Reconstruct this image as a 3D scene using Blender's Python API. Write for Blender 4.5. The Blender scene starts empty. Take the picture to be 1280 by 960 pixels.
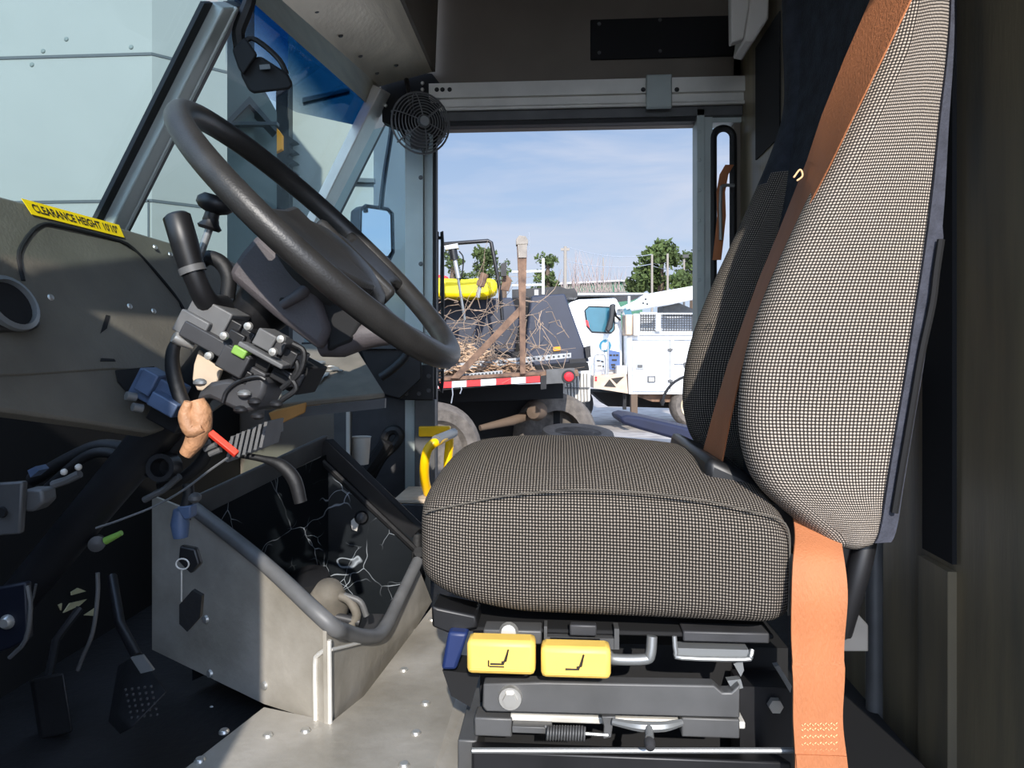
import bpy, bmesh, math, random
from mathutils import Vector as V, Matrix
from math import sin, cos, pi, radians
R = random.Random(7)
sc = bpy.context.scene
COL = sc.collection
# ------------------------------------------------------------------ camera
F, HZ, VPX, CZ = 900.0, 440.0, 700.0, 0.62
YAW = math.atan((VPX - 640) / F)
CR = V((cos(YAW), sin(YAW), 0)); CF = V((-sin(YAW), cos(YAW), 0)); UP = V((0, 0, 1)); CO = V((0, 0, CZ))
def ray(px, py): return CF + CR * ((px - 640) / F) + UP * ((HZ - py) / F)
def at(px, py, d): return CO + ray(px, py) * d
def onX(px, py, x): r = ray(px, py); return CO + r * (x / r.x)
def onY(px, py, y): r = ray(px, py); return CO + r * (y / r.y)
def onZ(px, py, z): r = ray(px, py); return CO + r * ((z - CZ) / r.z)
def onP(px, py, p, n): r = ray(px, py); return CO + r * ((p - CO).dot(n) / r.dot(n))
def onV(px, py, a, b):
    d = b - a; return onP(px, py, a, V((d.y, -d.x, 0)))
cam = bpy.data.cameras.new('camera'); co = bpy.data.objects.new('camera', cam); COL.objects.link(co)
cam.sensor_width = 36; cam.lens = F / 1280 * 36; cam.shift_y = (HZ - 480) / 1280; cam.clip_start = 0.02; cam.clip_end = 800
co.location = CO; co.rotation_euler = (pi / 2, 0, YAW)
sc.camera = co
# ------------------------------------------------------------------ materials
def lin(c):
    return tuple((x / 12.92 if x <= .04045 else ((x + .055) / 1.055) ** 2.4) for x in [v / 255 for v in c])
def mat(name, rgb, rough=.6, metal=0.0, var=0.0, vscale=8.0, bump=0.0, bscale=60.0, rgb2=None, stretch=None, spec=.5, emit=0):
    m = bpy.data.materials.new(name); m.use_nodes = True
    nt = m.node_tree; b = nt.nodes['Principled BSDF']
    c = lin(rgb); b.inputs['Base Color'].default_value = (*c, 1)
    b.inputs['Roughness'].default_value = rough; b.inputs['Metallic'].default_value = metal
    b.inputs['Specular IOR Level'].default_value = spec
    tc = nt.nodes.new('ShaderNodeTexCoord'); mp = nt.nodes.new('ShaderNodeMapping')
    nt.links.new(tc.outputs['Object'], mp.inputs[0])
    if stretch: mp.inputs['Scale'].default_value = stretch
    if var or rgb2:
        n = nt.nodes.new('ShaderNodeTexNoise'); n.inputs['Scale'].default_value = vscale; n.inputs['Detail'].default_value = 6
        nt.links.new(mp.outputs[0], n.inputs['Vector'])
        r = nt.nodes.new('ShaderNodeValToRGB'); r.color_ramp.elements[0].position = .32; r.color_ramp.elements[1].position = .7
        c2 = lin(rgb2) if rgb2 else tuple(x * (1 + var) for x in c)
        c1 = c if rgb2 else tuple(x * (1 - var) for x in c)
        r.color_ramp.elements[0].color = (*c1, 1); r.color_ramp.elements[1].color = (*c2, 1)
        nt.links.new(n.outputs['Fac'], r.inputs[0]); nt.links.new(r.outputs[0], b.inputs['Base Color'])
    if bump:
        n2 = nt.nodes.new('ShaderNodeTexNoise'); n2.inputs['Scale'].default_value = bscale; n2.inputs['Detail'].default_value = 3
        nt.links.new(mp.outputs[0], n2.inputs['Vector'])
        bp = nt.nodes.new('ShaderNodeBump'); bp.inputs['Strength'].default_value = bump; bp.inputs['Distance'].default_value = .01
        nt.links.new(n2.outputs['Fac'], bp.inputs['Height']); nt.links.new(bp.outputs[0], b.inputs['Normal'])
    return m
def tweed(name, dark, light, pitch=.0045):
    m = bpy.data.materials.new(name); m.use_nodes = True; nt = m.node_tree; N = nt.nodes; L = nt.links; b = N['Principled BSDF']
    b.inputs['Roughness'].default_value = .95; b.inputs['Specular IOR Level'].default_value = .1
    uv = N.new('ShaderNodeUVMap'); sp = N.new('ShaderNodeSeparateXYZ'); L.new(uv.outputs[0], sp.inputs[0])
    nz = N.new('ShaderNodeTexNoise'); nz.inputs['Scale'].default_value = 26; nz.inputs['Detail'].default_value = 2; L.new(uv.outputs[0], nz.inputs['Vector'])
    def mth(op, a, bb=None):
        n = N.new('ShaderNodeMath'); n.operation = op
        for i, x in enumerate((a, bb)):
            if x is None: continue
            if isinstance(x, (int, float)): n.inputs[i].default_value = x
            else: L.new(x, n.inputs[i])
        return n.outputs[0]
    w = mth('MULTIPLY', nz.outputs['Fac'], 2.2)
    def wave(o, p): return mth('MULTIPLY_ADD', 0.5, mth('SINE', mth('ADD', mth('MULTIPLY', o, 2 * pi / p), w)))
    s1 = mth('SINE', mth('ADD', mth('MULTIPLY', sp.outputs[0], 2 * pi / pitch), w)); s2 = mth('SINE', mth('ADD', mth('MULTIPLY', sp.outputs[1], 2 * pi / pitch), w))
    a1 = mth('ADD', mth('MULTIPLY', s1, .5), .5); a2 = mth('ADD', mth('MULTIPLY', s2, .5), .5)
    pr = mth('MULTIPLY', a1, a2)
    n3 = N.new('ShaderNodeTexNoise'); n3.inputs['Scale'].default_value = 420; L.new(uv.outputs[0], n3.inputs['Vector'])
    pr2 = mth('ADD', pr, mth('MULTIPLY', mth('SUBTRACT', n3.outputs['Fac'], .5), .35))
    r = N.new('ShaderNodeValToRGB'); e = r.color_ramp.elements
    e[0].position = .08; e[1].position = .52; e[0].color = (*lin(dark), 1); e[1].color = (*lin(light), 1)
    L.new(pr2, r.inputs[0]); L.new(r.outputs[0], b.inputs['Base Color'])
    bp = N.new('ShaderNodeBump'); bp.inputs['Strength'].default_value = .35; bp.inputs['Distance'].default_value = .001
    L.new(pr, bp.inputs['Height']); L.new(bp.outputs[0], b.inputs['Normal'])
    return m
def glassmat(name, tint, refl=.10):
    m = bpy.data.materials.new(name); m.use_nodes = True; nt = m.node_tree; N = nt.nodes; L = nt.links
    N.remove(N['Principled BSDF']); out = N['Material Output']
    t = N.new('ShaderNodeBsdfTransparent'); t.inputs[0].default_value = (*tint, 1)
    g = N.new('ShaderNodeBsdfGlossy'); g.inputs['Roughness'].default_value = .02; g.inputs['Color'].default_value = (.9, .95, 1, 1)
    lw = N.new('ShaderNodeLayerWeight'); lw.inputs[0].default_value = .5
    pw = N.new('ShaderNodeMath'); pw.operation = 'POWER'; pw.inputs[1].default_value = 4; L.new(lw.outputs['Facing'], pw.inputs[0])
    ml = N.new('ShaderNodeMath'); ml.operation = 'MULTIPLY_ADD'; ml.inputs[1].default_value = .16; ml.inputs[2].default_value = .008; L.new(pw.outputs[0], ml.inputs[0])
    mx = N.new('ShaderNodeMixShader'); L.new(ml.outputs[0], mx.inputs[0]); L.new(t.outputs[0], mx.inputs[1]); L.new(g.outputs[0], mx.inputs[2])
    L.new(mx.outputs[0], out.inputs[0]); return m
M = {}
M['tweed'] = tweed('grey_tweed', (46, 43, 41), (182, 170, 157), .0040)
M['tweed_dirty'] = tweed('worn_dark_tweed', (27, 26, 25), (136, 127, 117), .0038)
M['piping'] = mat('seam_thread', (84, 79, 72), .95)
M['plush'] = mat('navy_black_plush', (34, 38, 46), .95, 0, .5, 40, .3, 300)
M['slate'] = mat('slate_fabric', (58, 60, 70), .9, 0, .25, 60, .2, 250)
M['belt'] = mat('orange_webbing', (174, 108, 68), .7, 0, .14, 14, .25, 500, stretch=(1, 1, .25))
M['stitch'] = mat('pale_stitching', (240, 190, 140), .8)
M['blackp'] = mat('black_plastic', (22, 22, 24), .45, 0, .3, 20)
M['blackr'] = mat('black_rubber', (16, 16, 18), .6, 0, .4, 15, .1, 80)
M['pitch'] = mat('flat_black', (9, 9, 11), .8)
M['wheelp'] = mat('worn_steering_vinyl', (43, 42, 41), .42, 0, .2, 30, .08, 400)
M['shroud'] = mat('mauve_grey_plastic', (76, 71, 73), .6, 0, .12, 20, .1, 300)
M['greyp'] = mat('grey_plastic', (92, 92, 92), .5, 0, .2, 20)
M['dgrey'] = mat('dark_grey_plastic', (52, 52, 54), .5, 0, .25, 20)
M['dash'] = mat('scuffed_dash_plastic', (100, 96, 86), .55, 0, .2, 9, .12, 200)
M['alu'] = mat('brushed_aluminium', (208, 200, 180), .36, .35, .12, 5, .08, 40, stretch=(1, 1, 9))
M['aluh'] = mat('dull_aluminium', (205, 202, 194), .45, .25, .15, 6, .05, 60)
M['alup'] = mat('aluminium_post', (168, 176, 172), .5, .2, .12, 6)
M['plate'] = mat('scuffed_aluminium_plate', (178, 172, 162), .45, .2, 0, 7, .12, 50, rgb2=(136, 130, 118))
M['weld'] = mat('bright_weld', (225, 222, 214), .4, .4)
M['steel'] = mat('painted_grey_steel', (84, 84, 84), .5, .25, .2, 14)
M['bsteel'] = mat('black_steel', (34, 34, 36), .42, .3, .3, 14)
M['rod'] = mat('zinc_rod', (140, 142, 142), .4, .6)
M['bolt'] = mat('zinc_bolt', (196, 194, 188), .35, .7)
M['rust'] = mat('rusty_steel', (132, 104, 84), .85, .1, 0, 14, .2, 80, rgb2=(84, 66, 56))
M['yellow'] = mat('yellow_plastic', (236, 196, 96), .5, 0, .06, 20)
M['ystick'] = mat('sticker_yellow', (250, 212, 10), .5)
M['ypaint'] = mat('safety_yellow_paint', (250, 196, 8), .35, 0, .06, 20)
M['ink'] = mat('dark_ink', (40, 34, 26), .7)
M['bluep'] = mat('navy_plastic', (26, 42, 86), .5)
M['navyb'] = mat('dark_navy_metal', (15, 19, 32), .5, .2)
M['blueg'] = mat('blue_grey_plastic', (70, 86, 112), .5, 0, .2, 30)
M['tan'] = mat('masking_tape_tan', (166, 122, 88), .6, 0, .25, 40, .3, 120)
M['paper'] = mat('cream_paper', (186, 168, 146), .8, 0, .1, 30)
M['redp'] = mat('red_plastic', (236, 64, 44), .45)
M['green'] = mat('green_plastic', (120, 160, 70), .5)
M['wood'] = mat('tan_board', (190, 140, 80), .7, 0, .15, 14)
M['bulk'] = mat('brushed_bulkhead_metal', (148, 134, 106), .36, .3, 0, 3, .05, 30, rgb2=(100, 94, 82), stretch=(1, 6, .7))
M['liner'] = mat('dark_liner_panel', (112, 103, 92), .6, .2, .12, 4)
M['ceil'] = mat('ceiling_panel_grey', (84, 78, 70), .6, .1, .15, 4)
M['foot'] = mat('footwell_black', (18, 18, 20), .7, 0, .4, 12, .2, 60)
M['cream'] = mat('cream_housing', (206, 200, 190), .5)
M['glass'] = glassmat('windshield_glass', (.86, .95, .945))
M['glass2'] = glassmat('clear_side_glass', (.80, .93, .97))
M['band'] = glassmat('blue_shade_band', (.03, .16, .33))
nt_ = M['band'].node_tree; tcn = nt_.nodes.new('ShaderNodeTexCoord'); spn = nt_.nodes.new('ShaderNodeSeparateXYZ'); crn = nt_.nodes.new('ShaderNodeValToRGB')
nt_.links.new(tcn.outputs['Generated'], spn.inputs[0]); nt_.links.new(spn.outputs[2], crn.inputs[0]); nt_.links.new(crn.outputs[0], nt_.nodes['Transparent BSDF'].inputs[0])
crn.color_ramp.elements[0].position = .05; crn.color_ramp.elements[0].color = (1, 1, 1, 1); crn.color_ramp.elements[1].position = .6; crn.color_ramp.elements[1].color = (.06, .22, .40, 1)
M['mirror'] = mat('mirror_glass', (225, 235, 245), .02, 1)
M['boxw'] = mat('white_truck_panel', (120, 121, 116), .5, 0, .05, 1.5)
M['boxg'] = mat('grey_truck_panel', (92, 99, 95), .55, 0, .06, 2)
M['seam'] = mat('panel_seam', (60, 64, 66), .7)
M['white'] = mat('white_truck_paint', (246, 246, 244), .35, 0, .03, 3)
M['navy'] = mat('slate_blue_paint', (40, 45, 60), .55, 0, .12, 6)
M['ybag'] = mat('yellow_tarp', (250, 220, 14), .5, 0, .06, 6, .4, 6)
M['redb'] = mat('red_paint', (226, 40, 44), .5)
M['wtape'] = mat('white_reflective', (244, 244, 244), .4)
M['lens'] = mat('red_lens', (226, 44, 54), .25)
M['amber'] = mat('amber_lens', (230, 150, 40), .3)
M['galv'] = mat('galvanised_steel', (158, 160, 162), .45, .3, .12, 20)
M['twig'] = mat('dry_twigs', (146, 126, 108), .9, 0, .35, 3)
M['straw'] = mat('wood_chip_straw', (196, 166, 136), .9, 0, 0, 3, rgb2=(126, 98, 76))
M['tyre'] = mat('dusty_tyre', (94, 87, 80), .9, 0, .3, 14, .5, 40)
M['tyreb'] = mat('black_tyre', (46, 46, 48), .85, 0, .3, 20)
M['rim'] = mat('worn_cream_rim', (206, 186, 150), .5, .2, .25, 8)
M['sbeige'] = mat('primer_tan_steel', (186, 164, 144), .7, 0, .12, 10)
M['capb'] = mat('weathered_cap', (142, 134, 124), .8, .1, .2, 14)
M['duste'] = mat('dusty_engine_metal', (112, 106, 96), .7, .1, .3, 20)
M['cyan'] = mat('cyan_logo', (22, 108, 134), .5)
M['signb'] = mat('blue_sign', (66, 92, 140), .5)
M['wglass'] = mat('truck_window', (58, 104, 118), .08, 0, .1, 4)
M['ground'] = mat('gravel_yard', (176, 168, 160), .95, 0, 0, 3.0, .5, 12, rgb2=(132, 126, 120))
M['blued'] = mat('dark_blue_panel', (12, 20, 46), .75, 0, .2, 3)
M['pine'] = mat('pine_needles', (66, 80, 36), .9, 0, .5, 1.2)
M['bark'] = mat('bark', (92, 76, 62), .9)
M['bare'] = mat('bare_twigs', (150, 134, 128), .9)
M['gbuild'] = mat('green_metal_siding', (46, 98, 74), .6, 0, .1, 2)
M['pole'] = mat('weathered_pole', (136, 128, 118), .9)
M['wire'] = mat('pale_wire', (140, 146, 154), .6)
M['tray'] = mat('worn_grey_tray', (112, 106, 96), .6, 0, .2, 20)
M['daylight_paint'] = mat('painted_daylight', (206, 200, 160), .8)
M['foil'] = None
def foil():
    m = bpy.data.materials.new('black_foil_insulation'); m.use_nodes = True; nt = m.node_tree; N = nt.nodes; L = nt.links; b = N['Principled BSDF']
    b.inputs['Roughness'].default_value = .4; b.inputs['Specular IOR Level'].default_value = .22
    tc = N.new('ShaderNodeTexCoord')
    nz = N.new('ShaderNodeTexNoise'); nz.inputs['Scale'].default_value = 6; nz.inputs['Detail'].default_value = 3; L.new(tc.outputs['Object'], nz.inputs['Vector'])
    mx = N.new('ShaderNodeMixRGB'); mx.inputs[0].default_value = .12; L.new(tc.outputs['Object'], mx.inputs[1]); L.new(nz.outputs['Color'], mx.inputs[2])
    mul = None; dist = None
    for sc_, wd, th in ((7, .007, .44), (17, .012, .50)):
        vo = N.new('ShaderNodeTexVoronoi'); vo.feature = 'DISTANCE_TO_EDGE'; vo.inputs['Scale'].default_value = sc_; L.new(mx.outputs[0], vo.inputs['Vector'])
        r = N.new('ShaderNodeValToRGB'); e = r.color_ramp.elements; e[0].position = 0; e[1].position = wd; e[0].color = (.30, .33, .36, 1); e[1].color = (0, 0, 0, 1)
        L.new(vo.outputs['Distance'], r.inputs[0])
        nz2 = N.new('ShaderNodeTexNoise'); nz2.inputs['Scale'].default_value = 9; nz2.inputs['Detail'].default_value = 1; L.new(tc.outputs['Object'], nz2.inputs['Vector'])
        r2 = N.new('ShaderNodeValToRGB'); r2.color_ramp.elements[0].position = th; r2.color_ramp.elements[1].position = th + .12; L.new(nz2.outputs['Fac'], r2.inputs[0])
        m2 = N.new('ShaderNodeMixRGB'); m2.blend_type = 'MULTIPLY'; m2.inputs[0].default_value = 1; L.new(r.outputs[0], m2.inputs[1]); L.new(r2.outputs[0], m2.inputs[2])
        ad = N.new('ShaderNodeMixRGB'); ad.blend_type = 'ADD'; ad.inputs[0].default_value = 1; L.new(m2.outputs[0], ad.inputs[1])
        if mul is None: ad.inputs[2].default_value = (.006, .008, .010, 1); dist = vo
        else: L.new(mul.outputs[0], ad.inputs[2])
        mul = ad
    vo = dist; L.new(mul.outputs[0], b.inputs['Base Color'])
    bp = N.new('ShaderNodeBump'); bp.inputs['Strength'].default_value = .25; bp.inputs['Distance'].default_value = .01; L.new(vo.outputs['Distance'], bp.inputs['Height']); L.new(bp.outputs[0], b.inputs['Normal'])
    return m
M['foil'] = foil()
# ------------------------------------------------------------------ mesh builder
class B:
    def __init__(s): s.v = []; s.f = []; s.uv = []; s.mi = []; s.cur = 0
    def add(s, vs, fs, uvs=None):
        o = len(s.v); s.v += [V(x) for x in vs]
        for i, f in enumerate(fs):
            s.f.append([o + k for k in f]); s.uv.append(uvs[i] if uvs else None); s.mi.append(s.cur)
        return s
    def box(s, a, b):
        x0, y0, z0 = [min(p, q) for p, q in zip(a, b)]; x1, y1, z1 = [max(p, q) for p, q in zip(a, b)]
        return s.add([(x, y, z) for x in (x0, x1) for y in (y0, y1) for z in (z0, z1)],
                     [(0, 1, 3, 2), (4, 6, 7, 5), (0, 4, 5, 1), (2, 3, 7, 6), (0, 2, 6, 4), (1, 5, 7, 3)])
    def obox(s, c, ax, ay, az):
        c = V(c); ax, ay, az = V(ax), V(ay), V(az)
        vs = [c + ax * i + ay * j + az * k for i in (-1, 1) for j in (-1, 1) for k in (-1, 1)]
        fs = [(0, 1, 3, 2), (4, 6, 7, 5), (0, 4, 5, 1), (2, 3, 7, 6), (0, 2, 6, 4), (1, 5, 7, 3)]
        return s.add(vs, fs)
    def prism(s, pts, ex):
        pts = [V(p) for p in pts]; ex = V(ex); n = len(pts)
        return s.add(pts + [p + ex for p in pts], [tuple(range(n)), tuple(range(2 * n - 1, n - 1, -1))] + [(i, i + n, (i + 1) % n + n, (i + 1) % n) for i in range(n)])
    def tube(s, pts, r, seg=8, closed=False, cap=True, sm=0):
        pts = [V(p) for p in pts]
        if sm: pts, r = smooth_path(pts, r, sm, closed)
        n = len(pts); rr = r if isinstance(r, (list, tuple)) else [r] * n
        prev = None; vs = []
        for i in range(n):
            a = pts[i - 1] if (i or closed) else pts[i]; b = pts[(i + 1) % n] if (i < n - 1 or closed) else pts[i]
            t = (b - a).normalized() if (b - a).length > 1e-9 else V((0, 0, 1))
            if prev is None:
                u = t.cross(V((0, 0, 1)))
                if u.length < .1: u = t.cross(V((1, 0, 0)))
            else: u = prev - t * prev.dot(t)
            u.normalize(); prev = u; w = t.cross(u)
            for k in range(seg):
                an = 2 * pi * k / seg; vs.append(pts[i] + (u * cos(an) + w * sin(an)) * rr[i])
        fs = []
        for i in range(n if closed else n - 1):
            j = (i + 1) % n
            for k in range(seg):
                l = (k + 1) % seg; fs.append((i * seg + k, i * seg + l, j * seg + l, j * seg + k))
        if cap and not closed:
            fs.append(tuple(range(seg - 1, -1, -1))); fs.append(tuple((n - 1) * seg + k for k in range(seg)))
        return s.add(vs, fs)
    def cyl(s, a, b, r, r2=None, seg=20): return s.tube([a, b], [r, r if r2 is None else r2], seg)
    def lathe(s, prof, o, ax, seg=24, ref=None):
        o = V(o); ax = V(ax).normalized(); u = V(ref) if ref else ax.cross(V((0, 0, 1)))
        if u.length < .1: u = ax.cross(V((1, 0, 0)))
        u.normalize(); w = ax.cross(u); n = len(prof); vs = []
        for r, h in prof:
            for k in range(seg):
                an = 2 * pi * k / seg; vs.append(o + ax * h + (u * cos(an) + w * sin(an)) * r)
        fs = [(i * seg + k, i * seg + (k + 1) % seg, (i + 1) * seg + (k + 1) % seg, (i + 1) * seg + k) for i in range(n - 1) for k in range(seg)]
        if prof[0][0] > 1e-6: fs.append(tuple(range(seg - 1, -1, -1)))
        if prof[-1][0] > 1e-6: fs.append(tuple((n - 1) * seg + k for k in range(seg)))
        return s.add(vs, fs)
    def ball(s, c, r, seg=14, sc_=(1, 1, 1)):
        c = V(c); m = seg // 2; vs = []; fs = []
        for i in range(m + 1):
            t = pi * i / m
            for k in range(seg):
                p = 2 * pi * k / seg; vs.append(c + V((r * sc_[0] * sin(t) * cos(p), r * sc_[1] * sin(t) * sin(p), r * sc_[2] * cos(t))))
        for i in range(m):
            for k in range(seg): fs.append((i * seg + k, (i + 1) * seg + k, (i + 1) * seg + (k + 1) % seg, i * seg + (k + 1) % seg))
        return s.add(vs, fs)
    def ribbon(s, pts, wv, th):
        """pts: centre line, wv: list of half-width vectors, th: thickness vectors"""
        n = len(pts); vs = []
        for i in range(n):
            p = V(pts[i]); w = V(wv[i]); t = V(th[i]) * .5
            vs += [p - w - t, p + w - t, p + w + t, p - w + t]
        fs = [(i * 4 + k, i * 4 + (k + 1) % 4, i * 4 + 4 + (k + 1) % 4, i * 4 + 4 + k) for i in range(n - 1) for k in range(4)]
        fs += [(3, 2, 1, 0), tuple((n - 1) * 4 + k for k in range(4))]
        return s.add(vs, fs)
    def loft(s, rings, cap=True, uvw=None):
        n = len(rings); m = len(rings[0]); vs = [p for r in rings for p in r]; fs = []; us = []
        mid = rings[n // 2]; per = [0]
        for k in range(m): per.append(per[-1] + (V(mid[(k + 1) % m]) - V(mid[k])).length)
        vv = [0]
        for i in range(n - 1): vv.append(vv[-1] + max((V(rings[i + 1][k]) - V(rings[i][k])).length for k in (0, m // 4, m // 2)))
        for i in range(n - 1):
            for k in range(m):
                l = (k + 1) % m
                fs.append((i * m + k, i * m + l, (i + 1) * m + l, (i + 1) * m + k))
                us.append([(per[k], vv[i]), (per[k + 1], vv[i]), (per[k + 1], vv[i + 1]), (per[k], vv[i + 1])])
        if cap:
            fs.append(tuple(range(m - 1, -1, -1))); us.append([(V(rings[0][k]).y, V(rings[0][k]).x) for k in range(m - 1, -1, -1)])
            fs.append(tuple((n - 1) * m + k for k in range(m))); us.append([(V(rings[-1][k]).y, V(rings[-1][k]).x) for k in range(m)])
        return s.add(vs, fs, us)
    def build(s, name, m, parent=None, smooth=40, bevel=0, origin=None, fixn=True):
        me = bpy.data.meshes.new(name)
        po = V((0, 0, 0))
        if parent is not None: po = WORLD[parent.name]
        if parent is None:
            if origin is None:
                lo = V([min(p[i] for p in s.v) for i in range(3)]); hi = V([max(p[i] for p in s.v) for i in range(3)]); origin = (lo + hi) / 2; origin.z = lo.z
            o_ = V(origin)
        else: o_ = po
        me.from_pydata([tuple(p - o_) for p in s.v], [], s.f)
        ms = m if isinstance(m, (list, tuple)) else [m]
        for x in ms: me.materials.append(M[x] if isinstance(x, str) else x)
        if any(u for u in s.uv):
            ul = me.uv_layers.new(name='UVMap')
            for p, u in zip(me.polygons, s.uv):
                if u:
                    for li, c in zip(p.loop_indices, u): ul.data[li].uv = c
        for p, i in zip(me.polygons, s.mi): p.material_index = i
        if fixn:
            bm = bmesh.new(); bm.from_mesh(me); bmesh.ops.recalc_face_normals(bm, faces=bm.faces); bm.to_mesh(me); bm.free()
        if smooth:
            me.shade_smooth(); me.set_sharp_from_angle(angle=radians(smooth))
        me.update()
        o = bpy.data.objects.new(name, me); COL.objects.link(o)
        if parent is None: o.location = o_; WORLD[o.name] = V(o_)
        else: o.parent = parent; WORLD[o.name] = po
        if bevel:
            bv = o.modifiers.new('bevel', 'BEVEL'); bv.width = bevel; bv.segments = 2; bv.limit_method = 'ANGLE'; bv.angle_limit = radians(35)
        return o
WORLD = {}
def smooth_path(pts, r, k, closed=False):
    out = []; rr = []; n = len(pts); rl = r if isinstance(r, (list, tuple)) else None
    rng = n if closed else n - 1
    for i in range(rng):
        p0 = pts[(i - 1) % n] if (i or closed) else pts[0] * 2 - pts[1]; p1 = pts[i]; p2 = pts[(i + 1) % n]
        p3 = pts[(i + 2) % n] if (i + 2 < n or closed) else p2 * 2 - p1
        for j in range(k):
            t = j / k
            out.append(.5 * ((2 * p1) + (p2 - p0) * t + (2 * p0 - 5 * p1 + 4 * p2 - p3) * t * t + (3 * p1 - p0 - 3 * p2 + p3) * t ** 3))
            if rl: rr.append(rl[i] * (1 - t) + rl[(i + 1) % n] * t)
    if not closed:
        out.append(pts[-1])
        if rl: rr.append(rl[-1])
    return out, (rr if rl else r)
def tag(o, label, cat=None, group=None, kind=None):
    if label: o['label'] = label
    if cat: o['category'] = cat
    if group: o['group'] = group
    if kind: o['kind'] = kind
    return o
def thing(name, loc, label, cat, group=None):
    o = bpy.data.objects.new(name, None); COL.objects.link(o); o.location = loc; o.empty_display_size = .05
    WORLD[o.name] = V(loc); return tag(o, label, cat, group)
def struct(b, name, m, **k):
    o = b.build(name, m, **k); o['kind'] = 'structure'; return o
def poly(pxs, fn): return [fn(x, y) for x, y in pxs]
def py_(Y): return lambda x, y: onY(x, y, Y)
def ybox(x0, y0, x1, y1, Y, th, b=None):
    """box whose camera-side face spans the pixels on plane Y"""
    p = onY(x0, y0, Y); q = onY(x1, y1, Y); b = b or B()
    return b.box((p.x, Y, p.z), (q.x, Y + th, q.z))
def dot_row(b, pts, r, ax=(0, -1, 0), h=.003):
    for p in pts: b.lathe([(0.0001, h), (r * .7, h), (r, h * .3), (r, -.001)], p, ax, 10)
PI = pi
# ------------------------------------------------------------------ SETTING: the van's shell
YW = 2.2; XB = .54; ZC = 1.95; YD = -.12; TH = .045
struct(B().box((-1.15, YD, -.06), (2.0, YW, 0)), 'floor', 'foot', origin=(0, 1, 0))
struct(B().box((-.75, YD - TH, ZC), (2.0, YW + TH, ZC + .04)), 'ceiling', 'ceil')
# passenger side wall with the open doorway
pl = onY(545, 150, YW); pr = onY(868, 150, YW); ps0 = onY(889, 150, YW); psl = onY(918, 500, YW)
xl = onY(508, 300, YW).x; ztop = onY(700, 158, YW).z
b = B()
b.box((-.40, YW, onY(700, 104, YW).z), (2.0, YW + TH, ZC))
b.box((pl.x, YW + .01, ztop), (2.0, YW + TH, onY(700, 104, YW).z))
b.box((-1.15, YW, -.75), (xl, YW + TH, onY(470, 432, YW).z))
b.box((XB, YW, -.1), (2.0, YW + TH, ztop))
b.box((-.56, YW, 1.41), (-.40, YW + TH, ZC))
struct(b, 'wall_passenger_side', 'liner')
# threshold below the doorway
struct(B().box((pl.x, YW - .02, -.4), (XB, YW + TH, -.02)), 'trim_1', 'alup')
# left door post with outer flange
b = B(); zt = onY(525, 150, YW).z
q0 = onY(509, 190, YW).x; q1 = onY(531, 190, YW).x; q2 = onY(542, 190, YW).x
b.box((q0, YW - .03, .02), (q1, YW + TH, zt)); b.box((q1 + .002, YW - .018, .02), (q2, YW + TH, zt))
b.cur = 1; dot_row(b, [onY(526, y, YW - .03) for y in (222, 330, 470)], .007)
struct(b, 'trim_2', ['alup', 'steel'])
struct(B().box((q2 + .001, YW - .01, .02), (q2 + .010, YW + .02, zt)), 'trim_3', 'blackr')
# right door post
b = B(); r0 = onY(869, 150, YW).x; r1 = onY(889, 150, YW).x
b.box((r0, YW - .03, -.1), (r0 + .022, YW + TH, onY(880, 140, YW).z)); b.box((r0 + .024, YW - .02, -.1), (r1, YW + TH, onY(880, 122, YW).z))
b.box((r1, YW - .012, onY(880, 155, YW).z), (XB, YW + TH, onY(880, 120, YW).z))
dot_row(b, [onY(874, y, YW - .03) for y in (165, 200, 238, 276, 312, 350)], .006)
struct(b, 'trim_4', 'alup', bevel=.003)
# slot window in the rear pocket: black gasket ring
c0 = onY(892, 160, YW - .02); c1 = onY(917, 430, YW - .02)
ring = []
rx = (c1.x - c0.x) / 2; cx = (c0.x + c1.x) / 2
for i in range(13): ring.append(V((cx + rx * cos(pi * i / 12), YW - .015, c0.z - rx + rx * sin(pi * i / 12))))
ring += [V((c0.x, YW - .015, .3)), V((c1.x, YW - .015, .3))]
struct(B().tube(ring, .011, 8, closed=True), 'window_4', 'blackr')
# track rails over the doorway
b = B(); L0 = onY(540, 105, YW).x; L1 = XB
def zz(y, Y): return onY(545, y, Y).z
b.box((L0, YW - .055, zz(123, YW - .05)), (L1, YW, zz(105, YW - .05)))
b.cur = 1; dot_row(b, [onY(x, 112, YW - .055) for x in (546, 553, 562, 804, 846)], .007)
struct(b, 'trim_5', ['aluh', 'blackp'])
b = B(); b.box((L0 + .03, YW - .04, zz(138, YW - .04)), (L1, YW, zz(124, YW - .04))); b.tube([(L0 + .03, YW - .045, zz(137, YW - .04)), (L1, YW - .045, zz(137, YW - .04))], .006)
struct(b, 'trim_6', 'aluh')
b = B(); b.box((L0 + .03, YW - .03, zz(152, YW - .03)), (L1, YW, zz(139, YW - .03)))
struct(b, 'trim_7', 'steel', bevel=.002)
struct(B().box((L0 + .03, YW - .022, zz(161, YW)), (pr.x, YW + .03, zz(152, YW))), 'trim_8', 'blackr')
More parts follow.
